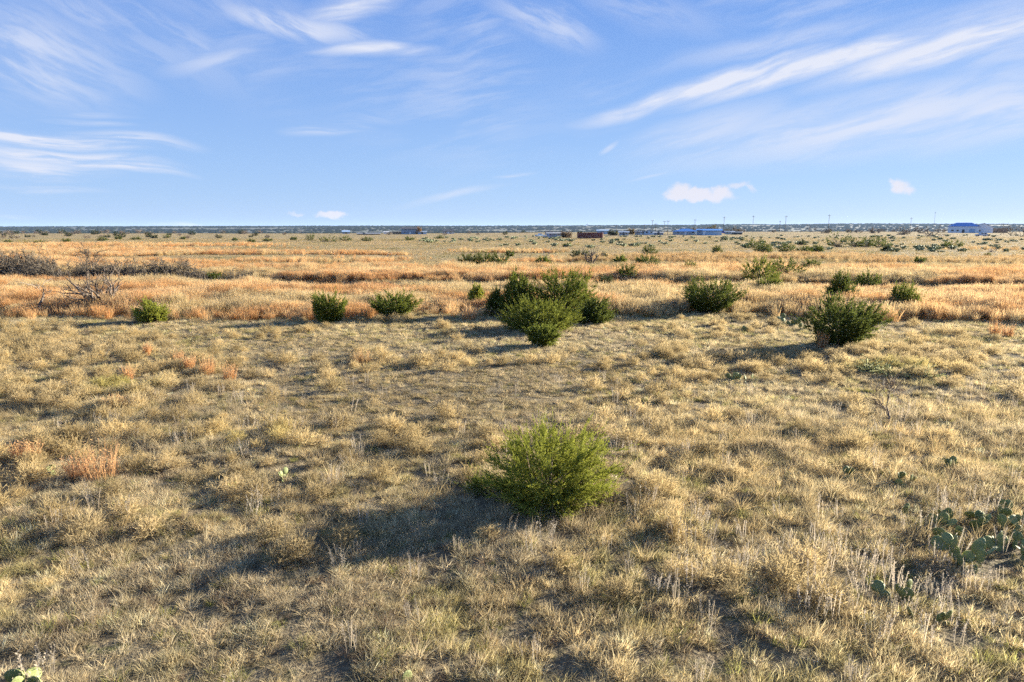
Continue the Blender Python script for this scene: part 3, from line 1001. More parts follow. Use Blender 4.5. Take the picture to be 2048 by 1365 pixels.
juniper(1086, 524, 36, 11, 'flat juniper between the low row and the dead tree', 'spread', (0, 0), J_MID, 49, sunk=6)
juniper(1160, 519, 36, 19, 'juniper growing against the dead tree, to its shaded side', 'round', (0, 0), J_DULL, 50)
juniper(1201, 521, 26, 14, 'juniper growing against the dead tree, to its sunny side', 'round', (0, 0), J_DULL, 51)
juniper(1240, 526, 32, 14, 'ragged low juniper a little past the dead tree', 'spread', (0, 0), J_MID, 52)
juniper(431, 560, 30, 14, 'small dark juniper alone in the orange grass, past the creek thicket', 'round', (0, 0), J_DARK, 53, sunk=5)
juniper(324, 560, 34, 20, 'bright green leafy shrub at the end of the creek thicket', 'spread', (0, 0), ((0.13, 0.19, 0.04), (0.22, 0.28, 0.06)), 54, name='green_shrub')['category'] = 'shrub'
FAR = 'far junipers before the village'
juniper(623, 482, 24, 13, 'round far juniper at the start of the far row', 'round', (0, 0), J_DARK, 55, FAR)
juniper(658, 484, 36, 12, 'wide far juniper in the middle of the far row', 'round', (0, 0), J_DARK, 56, FAR)
juniper(690, 482, 26, 12, 'end juniper of the far row', 'round', (0, 0), J_DARK, 57, FAR)
juniper(735, 483, 22, 9, 'low far juniper alone after the far row', 'round', (0, 0), J_DARK, 58, FAR)
juniper(820, 481, 21, 8, 'low far juniper below the two-storey blue house', 'round', (0, 0), J_DARK, 59, FAR)
juniper(880, 478, 18, 7, 'tiny far juniper below the grey house', 'spread', (0, 0), J_DARK, 60, FAR)
for i, (px, py, w, h, lb) in enumerate([
        (536, 483, 16, 6, 'tiny juniper just left of the far juniper row'), (587, 481, 11, 7, 'narrow tiny juniper touching the start of the far row'),
        (78, 488, 16, 6, 'tiny juniper in the distant orange grass, third from the left edge'), (132, 486, 14, 7, 'tiny juniper in the distant orange grass above the bare tree'),
        (204, 482, 19, 8, 'small dark juniper on the distant plain, widest of its line'), (237, 479, 14, 6, 'tiny juniper just past the widest one on the distant plain'),
        (272, 480, 18, 6, 'flat tiny juniper a little past the widest one on the plain'), (16, 486, 10, 5, 'tiny juniper in distant grass at the left edge'),
        (47, 489, 10, 4, 'tiny juniper second from the left edge in distant grass'), (200, 499, 12, 4, 'tiny low juniper in orange grass right of the bare tree top'),
        (1135, 494, 14, 6, 'tiny juniper in front of the cactus flat, below the red container'), (503, 485, 12, 6, 'tiny juniper alone on olive pasture left of the far row'),
        (335, 477, 14, 8, 'upright dark tiny juniper on the brush line'), (365, 479, 10, 5, 'tiny juniper just right of the upright one on the brush line'),
        (470, 482, 8, 5, 'smallest speck of juniper on the olive pasture'), (1975, 512, 10, 4, 'tiny juniper speck below the silver car')]):
    juniper(px, py, w, h, lb, 'round', (0, 0), J_DARK, 70 + i, 'tiny junipers dotted over the distant grass')

# ------------------------------------------------------------------ bare trees and shrubs
def bare_mesh(seed, h, w, stems=5, levels=4, r0=0.05, up=0.5, tw=0.006, splits=3, spread=0.6, leanx=0.0):
    rg = np.random.default_rng(seed)
    segs_big, segs_small = [], []

    def grow(p, d, ln, r, lev):
        n = 4
        pts = [p.copy()]
        dd = d.copy()
        for i in range(n):
            dd = nrm(dd + rg.normal(0, 0.16, 3) + np.array([leanx * 0.05, 0, 0.05 * up]))
            pts.append(pts[-1] + dd * ln / n)
        pts = np.array(pts)
        pts[:, 2] = np.maximum(pts[:, 2], 0.03 if lev < levels else -0.1)
        r1 = max(tw * 0.7, r * 0.6)
        (segs_big if lev >= levels - 1 else segs_small).append((pts, np.linspace(r, r1, n + 1)))
        if lev <= 0:
            return
        for j in range(splits + (1 if rg.uniform() < 0.4 else 0)):
            i = n if j == 0 else rg.integers(1, n + 1)
            nd = nrm(dd + rg.normal(0, spread, 3) + np.array([0, 0, 0.18 * up]))
            grow(pts[i], nd, ln * rg.uniform(0.5, 0.8), max(tw, r1 * rg.uniform(0.5, 0.85)), lev - 1)
    for s_ in range(stems):
        a = (s_ + rg.uniform(-.3, .3)) / stems * 2 * math.pi
        out = 0.0 if stems == 1 else rg.uniform(0.35, 1.0)
        d = nrm(np.array([math.cos(a) * out * w / h * 0.75, math.sin(a) * out * w / h * 0.75, 1.0]))
        grow(np.array([math.cos(a) * 0.05, math.sin(a) * 0.05, -0.08]) * (0 if stems == 1 else 1) + np.array([0, 0, -.05]), d, h * rg.uniform(0.36, 0.5), r0 * rg.uniform(0.7, 1.1), levels)
    out = []
    for nm, segs, sides in (('trunk', segs_big, 6), ('twigs', segs_small, 3)):
        tv, tf, cnt = [], [], 0
        for pts, rad in segs:
            v_, f_ = tube(pts, rad, sides)
            tv.append(v_); tf.append(np.array(f_) + cnt); cnt += len(v_)
        V = np.concatenate(tv)
        out.append([nm, V, np.concatenate(tf)])
    allv = np.concatenate([o_[1] for o_ in out])
    zmax = np.percentile(allv[:, 2], 99.5); xr = np.percentile(np.abs(allv[:, 0]), 98)
    res = []
    for nm, V, f_ in out:
        V = V * np.array([0.5 * w / xr, 0.5 * w / xr, h / zmax])
        res.append((nm, V, f_))
    return res


MAT_TWIG = plain('bare_twigs', (0.15, 0.115, 0.085), 0.9, 0, 0.2, 5)
MAT_TWIG_DARK = plain('thicket_twigs', (0.105, 0.085, 0.06), 0.9, 0, 0.2, 5)
MAT_TWIG_PALE = plain('pale_dead_wood', (0.26, 0.21, 0.16), 0.9, 0, 0.2, 5)


def bare(px, py, wpx, hpx, label, name, cat, mats, seed, group=None, **kw):
    gx, gy, gz = ground_at(px, py)
    dist = depth_of(gx, gy, gz)
    t = thing(name, label, cat, (gx, gy, gz), 0.0, group)
    for (nm, V, f_), m_ in zip(bare_mesh(seed, hpx * dist / F, wpx * dist / F, **kw), mats):
        obj(nm, mk_mesh(nm, V, [f_], m_, smooth=True), t)
    return t


GB = (MAT_GREYBARK, MAT_TWIG)
bare(205, 620, 175, 84, 'leafless many-stemmed mesquite fanning out of the orange grass', 'mesquite_tree', 'tree', GB, 3, stems=13, levels=3, r0=0.11, tw=0.014, splits=2, spread=0.42, up=0.9)
bare(78, 630, 46, 72, 'small leafless sapling in orange grass near the bare mesquite', 'bare_sapling', 'tree', (MAT_GREYBARK, MAT_TWIG_PALE), 5, stems=1, levels=4, r0=0.05, tw=0.012, splits=2, spread=0.5)
bare(182, 552, 48, 62, 'tall bushy leafless tree rising from the creek thicket', 'bare_tree', 'tree', (MAT_GREYBARK, MAT_TWIG_DARK), 6, stems=2, levels=4, r0=0.09, tw=0.02, splits=3, spread=0.7)
bare(1780, 852, 78, 104, 'thin leafless sapling standing in the golden grass', 'bare_sapling', 'tree', (plain('sapling_bark', (0.13, 0.10, 0.085), .9), MAT_TWIG), 31, stems=1, levels=4, r0=0.026, tw=0.0065, splits=3, spread=0.5)
bare(915, 868, 40, 62, 'small twiggy leafless sapling just behind the big foreground bush', 'bare_sapling', 'tree', GB, 12, stems=2, levels=3, r0=0.012, tw=0.0035, splits=2, spread=0.5)
bare(1183, 528, 46, 36, 'dead tree with bent bare limbs between two dull junipers', 'dead_tree', 'tree', (plain('dead_tree_bark', (0.12, 0.09, 0.07), .9), MAT_GREYBARK), 13, stems=4, levels=3, r0=0.17, tw=0.04, splits=2, spread=0.6, up=0.6)
bare(1362, 628, 80, 46, 'grey leaning dead branches beside the flat-topped juniper', 'dead_branches', 'branch', (MAT_GREYBARK, MAT_TWIG), 14, stems=5, levels=3, r0=0.03, tw=0.010, splits=2, spread=0.5, leanx=-3)
bare(777, 521, 14, 16, 'tiny leafless twig tree behind the second orange band', 'bare_sapling', 'tree', (MAT_TWIG_PALE, MAT_TWIG_PALE), 15, stems=2, levels=2, r0=0.05, tw=0.03, splits=2)
bare(1092, 512, 18, 14, 'faint leafless twig tree between the low row and the dead tree', 'bare_sapling', 'tree', (MAT_TWIG_PALE, MAT_TWIG_PALE), 16, stems=2, levels=2, r0=0.05, tw=0.03, splits=2)
bare(1988, 505, 12, 9, 'tiny pale twiggy shrub on the far edge of the pasture', 'bare_sapling', 'tree', (MAT_TWIG_PALE, MAT_TWIG_PALE), 17, stems=3, levels=2, r0=0.05, tw=0.03, splits=2)
bare(2032, 612, 36, 34, 'leafless thorn shrub at the far right edge of the orange grass', 'thorn_shrub', 'shrub', GB, 18, stems=5, levels=3, r0=0.02, tw=0.010, splits=2)
bare(1775, 745, 150, 26, 'low greenish twiggy shrub spread behind the thin sapling', 'low_shrub', 'shrub', (MAT_TWIG, plain('green_twigs', (0.34, 0.34, 0.13), .9)), 19, stems=16, levels=3, r0=0.008, tw=0.006, splits=3, spread=0.7)

# thicket of leafless shrubs along the creek
thick = []
for sd_ in range(5):
    thick.append(bare_mesh(100 + sd_, 1.9, 2.6, stems=9, levels=3, r0=0.03, tw=0.014, splits=3, spread=0.7, up=0.4))
thick_me = [[mk_mesh(nm, V, [f_], MAT_TWIG_DARK) for nm, V, f_ in t_] for t_ in thick]
rg = np.random.default_rng(23)


def thicket(px0, px1, n, hs, label, group, off=(-2.5, 3.0)):
    for i in range(n):
        px = px0 + (px1 - px0) * (i + rg.uniform(0.1, 0.9)) / n
        yv = 62.0
        for _ in range(6):
            xx = (px - 1024) / F * (yv + 0.8)
            yv = float(creek(xx)) + (off[0] + off[1]) / 2
        yv = float(creek(xx)) + rg.uniform(*off)
        t = thing('thicket_shrub', label, 'shrub', (xx, yv, float(Z(xx, yv))), rg.uniform(0, 6.28), group)
        s_ = rg.uniform(0.8, 1.15) * hs
        t.scale = (s_ * 1.1, s_ * 1.1, s_)
        a, b = thick_me[rg.integers(0, 5)]
        obj('trunk', a, t); obj('twigs', b, t)


thicket(-40, 130, 18, 1.35, 'dark leafless shrub in the dense creek thicket at the far left', 'shrubs of the dense creek thicket', (1.5, 7.0))
thicket(130, 400, 34, 1.05, 'leafless shrub in the lower creek thicket behind the mesquite', 'shrubs of the lower creek thicket', (0.5, 6.0))
thicket(225, 320, 9, 1.1, 'leafless shrub in the lower creek thicket behind the mesquite', 'shrubs of the lower creek thicket', (2.0, 6.0))
thicket(400, 530, 7, 1.0, 'low leafless shrub where the creek thicket thins out', 'shrubs where the thicket thins', (1.0, 5.0))
thicket(670, 900, 7, 0.9, 'low grey shrub in the shaded creek bed at centre', 'grey shrubs in the shaded creek bed')
thicket(1270, 1360, 4, 0.9, 'low brown shrub in the gully behind the flat-topped juniper', 'brown shrubs in the gully')

# brush on the horizon: individual leafless or leafy shrubs
MAT_BRUSH = plain('far_brush_leaf', (0.13, 0.105, 0.062), 0.95, 0, 0.3, 0.8)
far_me = []
for sd_ in range(5):
    far_me.append(bare_mesh(200 + sd_, 3.4, 4.6, stems=7, levels=2, r0=0.07, tw=0.05, splits=4, spread=0.75, up=0.5))
far_dark = [[mk_mesh(nm, V, [f_], MAT_TWIG_DARK) for nm, V, f_ in t_] for t_ in far_me]
far_tan = [[mk_mesh(nm, V, [f_], MAT_TWIG) for nm, V, f_ in t_] for t_ in far_me]
jfar = [juniper_mesh(300 + i, 4.2, 3.4, nb=40, npl=5, nlf=8, plume=0.7, leaf=0.45, leaf_w=0.2, col=(0.045, 0.06, 0.026), tipcol=(0.08, 0.095, 0.04)) for i in range(4)]


def far_plant(px, py, hpx, kind, label, group, name=None):
    gx, gy, gz = ground_at(px, py)
    dist = depth_of(gx, gy, gz)
    hm_ = hpx * dist / F
    if kind == 'j':
        t = thing(name or 'far_juniper', label, 'juniper', (gx, gy, gz), rg.uniform(0, 6.28), group)
        s_ = hm_ / 3.4
        a, b = jfar[rg.integers(0, 4)]
        obj('crown', a, t); obj('trunk', b, t)
    else:
        t = thing(name or 'far_brush', label, 'shrub', (gx, gy, gz), rg.uniform(0, 6.28), group)
        s_ = hm_ / 3.4
        a, b = (far_dark if kind == 'd' else far_tan)[rg.integers(0, 5)]
        obj('trunk', a, t); obj('twigs', b, t)
    t.scale = (s_ * rg.uniform(1, 1.5), s_ * rg.uniform(1, 1.5), s_)
    return t


for i in range(70):
    px = rg.uniform(0, 1) ** 1.3 * 660 - 20
    kd = 'j' if rg.uniform() < 0.45 else ('d' if rg.uniform() < .5 else 't')
    far_plant(px, 468 + 11 * rg.uniform(0, 1) ** 2 - 0.003 * px, rg.uniform(5, 9), kd,
              {'j': 'distant dark green juniper in the brush line below the wooded hills', 'd': 'distant dark leafless shrub in the brush line below the wooded hills', 't': 'distant brown leafless shrub in the brush line below the wooded hills'}[kd], 'distant brush below the wooded hills', 'distant_shrub')['category'] = 'shrub'
for i in range(16):
    px = rg.uniform(640, 1180)
    far_plant(px, rg.uniform(465, 471), rg.uniform(4, 7), 'j' if rg.uniform() < 0.3 else 't', 'small distant shrub near the middle of the skyline', 'distant shrubs near the middle of the skyline', 'distant_shrub')['category'] = 'shrub'
for i in range(26):
    px = rg.uniform(1440, 2048)
    far_plant(px, rg.uniform(463, 467), rg.uniform(4, 8), 't' if rg.uniform() < 0.8 else 'd', 'leafless brush among the utility poles', 'leafless brush among the utility poles', 'distant_shrub')['category'] = 'shrub'


def far_tree(px, py, wpx, hpx, label, seed, mats=None, stems=3, name='mesquite_tree'):
    m_ = mats or (MAT_GREYBARK, MAT_TWIG)
    return bare(px, py, wpx, hpx, label, name, 'tree', m_, seed, stems=stems, levels=3, r0=0.14, tw=0.06, splits=3, spread=0.75, up=0.5)


far_tree(1620, 465, 24, 16, 'feathery leafless mesquite left of the tallest pole', 61)
far_tree(1652, 467, 18, 10, 'dark bushy mesquite at the foot of the tallest pole', 62, (MAT_TWIG_DARK, MAT_TWIG_DARK), 5)
far_tree(1727, 463, 22, 12, 'thin leafless mesquite midway between two poles', 63)
far_tree(1746, 467, 26, 13, 'rounded brown leafless tree midway along the poles', 64, None, 6)
far_tree(1783, 463, 18, 12, 'slight leafless mesquite before the last two poles', 65)
far_tree(1805, 470, 30, 16, 'brown leafless thicket tree by the second last pole', 66, None, 6)
far_tree(1865, 473, 46, 22, 'crooked spreading mesquite in front of the last pole', 67)
far_tree(1840, 467, 26, 14, 'brown leafless tree beside the crooked mesquite', 68, None, 6)
far_tree(2022, 472, 34, 24, 'spreading mesquite with dark crown right of the wooden fence', 69)
far_tree(2042, 474, 30, 22, 'mesquite at the far right edge of the picture', 70)
far_tree(2004, 464, 14, 18, 'thin dark tree at the end of the wooden fence', 71, (MAT_TWIG_DARK, MAT_TWIG_DARK), 2)

# ------------------------------------------------------------------ prickly pears
def pad_mesh(seed, w=0.17, h=0.22, th=0.022, nu=10, nv=7):
    rg_ = np.random.default_rng(seed)
    V = []
    for i in range(nv + 1):
        v = i / nv * math.pi
        zc = -math.cos(v)
        r_ = math.sin(v)
        zz = (zc * 0.5 + 0.5)
        wid = r_ * (0.80 + 0.28 * zz)
        for j in range(nu):
            u = j / nu * 2 * math.pi
            V.append((wid * math.cos(u) * w * 0.5, r_ ** 0.7 * math.sin(u) * th * 0.5 * (1 + 0.8 * (1 - zz)) + 0.012 * math.sin(zz * 3 + seed) * 0.5, zz * h))
    V = np.array(V)
    idx = np.arange((nv + 1) * nu).reshape(nv + 1, nu)
    Q = []
    for i in range(nv):
        for j in range(nu):
            Q.append((idx[i, j], idx[i, (j + 1) % nu], idx[i + 1, (j + 1) % nu], idx[i + 1, j]))
    return V, np.array(Q), w, h


def pad_mat(name, c0, c1):
    m, t = new_mat(name)
    oi = t.n('ShaderNodeObjectInfo')
    tcn = t.n('ShaderNodeTexCoord')
    ns = t.noise(tcn.outputs['Object'], 9.0, 3.0, 0.6).outputs[0]
    f = t.math('ADD', t.math('MULTIPLY', oi.outputs['Random'], 0.7), t.math('MULTIPLY', ns, 0.5), clamp=True)
    cl_ = t.mix(f, c4(*c0), c4(*c1))
    vo = t.n('ShaderNodeTexVoronoi', {'Vector': tcn.outputs['Object'], 'Scale': 38.0})
    dots = t.rng(vo.outputs['Distance'], 0.16, 0.28, 1.0, 0.0)
    cl_ = t.mix(t.math('MULTIPLY', dots, 0.7), cl_, c4(0.42, 0.36, 0.20))
    p = t.n('ShaderNodeBsdfPrincipled', {'Base Color': cl_, 'Roughness': 0.65})
    p.inputs['Specular IOR Level'].default_value = 0.35
    t.n('ShaderNodeOutputMaterial', {0: p.outputs[0]})
    return m


MAT_PAD = pad_mat('prickly_pear_skin', (0.10, 0.135, 0.045), (0.21, 0.235, 0.08))
MAT_SPINE = plain('cactus_spines', (0.62, 0.54, 0.36), 0.6)
PADS = []
for i in range(4):
    V, Q, w, h = pad_mesh(i, 0.16 + 0.02 * i, 0.20 + 0.02 * (i % 3))
    rs = np.random.default_rng(900 + i)
    ii = rs.integers(10, len(V) - 10, 90)
    b_ = V[ii] * np.array([1, 1.05, 1])
    dr = np.stack([b_[:, 0] * 6, np.sign(b_[:, 1] + 1e-6) * 0.8, (b_[:, 2] - h * 0.45) * 6], -1) + rs.normal(0, 0.5, (90, 3))
    dr = dr / np.linalg.norm(dr, axis=1, keepdims=True) * rs.uniform(0.012, 0.03, (90, 1))
    sd2 = np.cross(dr, rs.normal(0, 1, (90, 3))); sd2 = sd2 / (np.linalg.norm(sd2, axis=1, keepdims=True) + 1e-9) * 0.0014
    SV = np.stack([b_ - sd2, b_ + sd2, b_ + dr], 1).reshape(-1, 3)
    pm = mk_mesh('pad', np.concatenate([V, SV]), [Q, np.arange(270).reshape(90, 3) + len(V)], MAT_PAD, smooth=True)
    pm.materials.append(MAT_SPINE)
    pm.polygons.foreach_set('material_index', np.array([0] * len(Q) + [1] * 90, dtype=np.int32))
    PADS.append((pm, V, Q, w, h))


def pad_layout(seed, roots, maxlev, spread):
    rg_ = random.Random(seed)
    out = []

    def rec(M, lev):
        k_ = rg_.randrange(4)
        s_ = rg_.uniform(0.8, 1.15)
        Ms = M
        out.append((k_, M @ Matrix.Scale(s_, 4)))
        if lev >= maxlev:
            return
        for c in range(rg_.choice((0, 1, 1, 2, 2, 3)) if lev else rg_.choice((1, 2, 2, 3))):
            a = rg_.uniform(-1.0, 1.0)
            w, h = PADS[k_][3], PADS[k_][4]
            T = Matrix.Translation((math.sin(a) * w * 0.46, 0, h * (0.5 + 0.46 * math.cos(a))))
            rec(Ms @ T @ Matrix.Rotation(a * 0.75, 4, 'Y') @ Matrix.Rotation(rg_.uniform(-0.8, 0.8), 4, 'Z') @ Matrix.Rotation(rg_.uniform(-0.35, 0.35), 4, 'X'), lev + 1)
    for r_ in range(roots):
        a = rg_.uniform(0, 6.28); d = spread * math.sqrt(rg_.random())
        M = Matrix.Translation((d * math.cos(a), d * math.sin(a), -0.02)) @ Matrix.Rotation(rg_.uniform(0, 6.28), 4, 'Z') @ Matrix.Rotation(rg_.uniform(-0.45, 0.45), 4, 'X')
        rec(M, 0)
    return out


def cactus(px, py, label, seed, roots=4, lev=2, spread=0.3, scale=1.0):
    gx, gy, gz = ground_at(px, py)
    scale *= 0.84
    t = thing('prickly_pear', label, 'cactus', (gx, gy, gz - 0.07 * scale), 0.0, 'prickly pears in the near grass')
    for k_, M in pad_layout(seed, roots, lev, spread):
        o = obj('pad', PADS[k_][0], t)
        o.matrix_local = Matrix.Scale(scale, 4) @ M
    return t


cactus(1990, 1050, 'large prickly pear clump with stacked pads at the right edge', 1, 13, 1, 0.95, 0.98)
cactus(2040, 1110, 'shaded prickly pear clump cut by the right edge of the picture', 2, 6, 1, 0.5, 1.05)
cactus(1928, 1140, 'prickly pear with a short column of round pads below the large clump', 3, 3, 2, 0.14, 1.15)
cactus(1890, 1072, 'prickly pear half hidden in grey stalks beside the large clump', 5, 3, 1, 0.35, 1.0)
cactus(1835, 1215, 'low wide prickly pear among pale seed stalks, lowest on the right', 6, 6, 1, 0.55, 1.0)
cactus(1690, 962, 'small prickly pear in golden grass, with dark upper pads', 7, 3, 1, 0.22, 1.0)
cactus(1806, 972, 'small prickly pear in a row of four pads in golden grass', 8, 3, 1, 0.25, 1.0)
cactus(1804, 1030, 'single upright prickly pear stem in the golden grass', 9, 1, 1, 0.05, 1.0)
cactus(1905, 935, 'small dark prickly pear on a shaded hummock', 10, 3, 1, 0.25, 0.9)
cactus(70, 1398, 'prickly pear pads cut off by the bottom edge of the picture', 11, 5, 1, 0.42, 1.05)
cactus(465, 982, 'two pale prickly pear pads in grey grass', 12, 2, 1, 0.15, 0.8)
cactus(568, 962, 'small prickly pear with three pads behind the two pale pads', 13, 2, 1, 0.25, 0.8)
cactus(75, 958, 'prickly pear pads between the two near orange tufts', 14, 3, 1, 0.5, 0.8)
cactus(202, 866, 'single pale prickly pear pad above the big orange tuft', 15, 2, 0, 0.12, 0.8)
cactus(1483, 764, 'low prickly pear patch in mid field below the flat-topped juniper', 16, 6, 1, 0.6, 1.0)
cactus(1578, 652, 'upright prickly pear beside the sweeping juniper', 17, 3, 2, 0.2, 1.5)
cactus(1537, 616, 'prickly pear with sunlit rims at the foot of the orange grass', 18, 6, 2, 0.7, 1.3)
cactus(1490, 665, 'small prickly pear on the bare tan ground before the flat-topped juniper', 19, 3, 1, 0.2, 1.2)
cactus(1600, 660, 'dark prickly pear pads tucked under the sweeping juniper', 20, 3, 1, 0.3, 1.3)
cactus(805, 1372, 'prickly pear pad tip at the bottom edge, left of centre', 21, 2, 0, 0.1, 1.0)

MAT_PADFAR = pad_mat('far_prickly_pear_skin', (0.15, 0.19, 0.085), (0.30, 0.32, 0.16))
far_pad = []
for sd_ in range(7):
    vs, qs, n = [], [], 0
    Vp, Qp, w_, h_ = pad_mesh(sd_, 0.22, 0.27, 0.03, 6, 4)
    for k_, M in pad_layout(500 + sd_, 11, 2, 0.42):
        A = np.array(M)
        vs.append(Vp @ A[:3, :3].T + A[:3, 3]); qs.append(Qp + n); n += len(Vp)
    far_pad.append(mk_mesh('prickly_pear', np.concatenate(vs), [np.concatenate(qs)], MAT_PADFAR, smooth=True))
n = 0
while n < 290:
    px = rg.uniform(840, 2060)
    lo = 476 if px < 1000 else (474 if px < 1500 else 472)
    hi = 486 if px < 1000 else (497 if px < 1500 else 505)
    py = lo + (hi - lo) * rg.uniform(0, 1) ** 1.5
    gx, gy, gz = ground_at(px, py)
    if gy > 420 or fbm(np.array([gx / 16]), np.array([gy / 22]), 301, 2)[0] < 0.40:
        continue
    o = obj('prickly_pear', far_pad[rg.integers(0, 7)], None, (gx, gy, gz - 0.03), (0, 0, rg.uniform(0, 6.28)))
    s_ = rg.uniform(0.8, 1.7)
    o.scale = (s_ * rg.uniform(1, 1.6), s_ * rg.uniform(1, 1.6), s_ * 0.9)
    tag(o, 'small grey-green prickly pear clump on the flat before the far buildings', 'cactus', 'far prickly pears on the flat')
    n += 1

# ------------------------------------------------------------------ single orange grass tufts
def orange_tuft(px, py, wpx, hpx, label, seed, tint=np.array([0.58, 0.36, 0.175])):
    gx, gy, gz = ground_at(px, py)
    dist = depth_of(gx, gy, gz)
    w = wpx * dist / F; h = hpx * dist / F
    rg_ = np.random.default_rng(seed)
    ns = int(60 + 70 * min(1.5, w))
    wd = 0.0028 + 0.0005 * dist
    v, q, c = blades(rg_, ns, w * 0.42, (h * 0.35, h * 1.1), (0.0, 0.3), (0.0, 0.3), wd, 3, wind=(0.03, 0), colvar=0.28, radial=0.7, tip=0.5)
    hv, hq = heads(rg_, v, 4, ns, 0.03 + 0.001 * dist, 4)
    lv, lq, lc = blades(rg_, ns // 2, w * 0.38, (h * 0.25, h * 0.5), (0.2, 0.7), (0.3, 0.9), wd, 3, colvar=0.25)
    t3 = np.array([*tint, 1.0])
    hc = np.ones((len(hv), 4)) * np.array([1.12, 1.15, 1.2, 1])
    V = np.concatenate([v, hv, lv]); Q = np.concatenate([q, hq + len(v), lq + len(v) + len(hv)])
    C = np.concatenate([c, hc, lc]) * t3
    o = obj('bluestem_tuft', mk_mesh('bluestem_tuft', V, [Q], MAT_OWN, {'bl': ('FLOAT_COLOR', 'POINT', C)}), None, (gx, gy, gz))
    return tag(o, label, 'grass tuft', 'single orange bluestem tufts')


orange_tuft(205, 958, 70, 78, 'big upright orange bluestem tuft in the near left grass', 1)
orange_tuft(158, 955, 44, 48, 'faded brown bluestem tuft against the big orange one', 2, RUST * 1.1)
orange_tuft(42, 925, 30, 48, 'thin orange bluestem tuft near the left edge, outer of two', 3)
orange_tuft(68, 925, 26, 46, 'thin orange bluestem tuft near the left edge, inner of two', 4)
orange_tuft(460, 762, 30, 36, 'orange bluestem tuft at the end of the mid-left row', 5)
orange_tuft(415, 752, 28, 40, 'tallest orange bluestem tuft of the mid-left row', 6)
orange_tuft(380, 740, 20, 30, 'narrow orange bluestem tuft second in the mid-left row', 7)
orange_tuft(359, 732, 14, 34, 'thinnest orange bluestem tuft at the start of the mid-left row', 8)
orange_tuft(258, 764, 16, 36, 'lone slim orange bluestem tuft behind the yellow weed mound', 9)
orange_tuft(295, 712, 12, 26, 'pale orange tuft farther back above the mid-left row', 10)
orange_tuft(1644, 697, 20, 36, 'slim orange bluestem tuft at the foot of the sweeping juniper', 11)
orange_tuft(1989, 672, 20, 28, 'left orange bluestem tuft of two at the right edge', 12)
orange_tuft(2014, 675, 20, 28, 'right orange bluestem tuft of two at the right edge', 13)
orange_tuft(1941, 724, 18, 28, 'faint orange bluestem tuft before the long shadow at right', 14, TAN)
orange_tuft(230, 815, 40, 24, 'low rusty bluestem tuft below the yellow weed mound', 15, RUST * 1.15)
orange_tuft(725, 728, 44, 30, 'wide faded orange tuft on the cropped turf', 16, lerp(ORANGE, TAN, np.array([0.5]))[0])
orange_tuft(938, 640, 34, 26, 'wispy orange tuft just left of the central clump', 17)

# ------------------------------------------------------------------ buildings, vehicles, poles
M_BLUE = plain('blue_metal_roof', (0.06, 0.21, 0.52), 0.4, 0.0, 0.08, 0.6)
M_LBLUE = plain('light_blue_metal', (0.36, 0.50, 0.66), 0.5, 0.0, 0.08, 0.6)
M_BLUEGREY = plain('blue_grey_siding', (0.25, 0.31, 0.39), 0.6, 0.0, 0.1, 0.6)
M_WHITE = plain('white_siding', (0.84, 0.85, 0.86), 0.6, 0.0, 0.06, 0.6)
M_GREY = plain('grey_siding', (0.38, 0.40, 0.42), 0.6, 0.0, 0.1, 0.6)
M_DARK = plain('dark_shingle', (0.06, 0.065, 0.075), 0.8, 0.0, 0.2, 0.8)
M_GLASS = plain('window_glass', (0.03, 0.04, 0.055), 0.08, 0.0, 0.05)
M_RED = plain('rust_red_paint', (0.17, 0.045, 0.035), 0.6, 0.0, 0.2, 0.8)
M_STEEL = plain('grey_steel', (0.35, 0.36, 0.37), 0.5, 0.4, 0.1)
M_WOOD = plain('weathered_fence_wood', (0.24, 0.155, 0.10), 0.85, 0.0, 0.2, 2.0)
M_POLE = plain('creosoted_pole', (0.075, 0.06, 0.05), 0.85, 0.0, 0.2, 2.0)
M_TYRE = plain('tyre_rubber', (0.02, 0.02, 0.02), 0.85)
M_TRUCK = plain('silver_paint', (0.50, 0.55, 0.62), 0.3, 0.2, 0.04)
M_TARP = plain('deep_blue_tarp', (0.03, 0.07, 0.42), 0.5, 0.0, 0.2, 1.0)


def place(px, py):
    gx, gy, gz = ground_at(px, py)
    return gx, gy, gz, F / depth_of(gx, gy, gz)


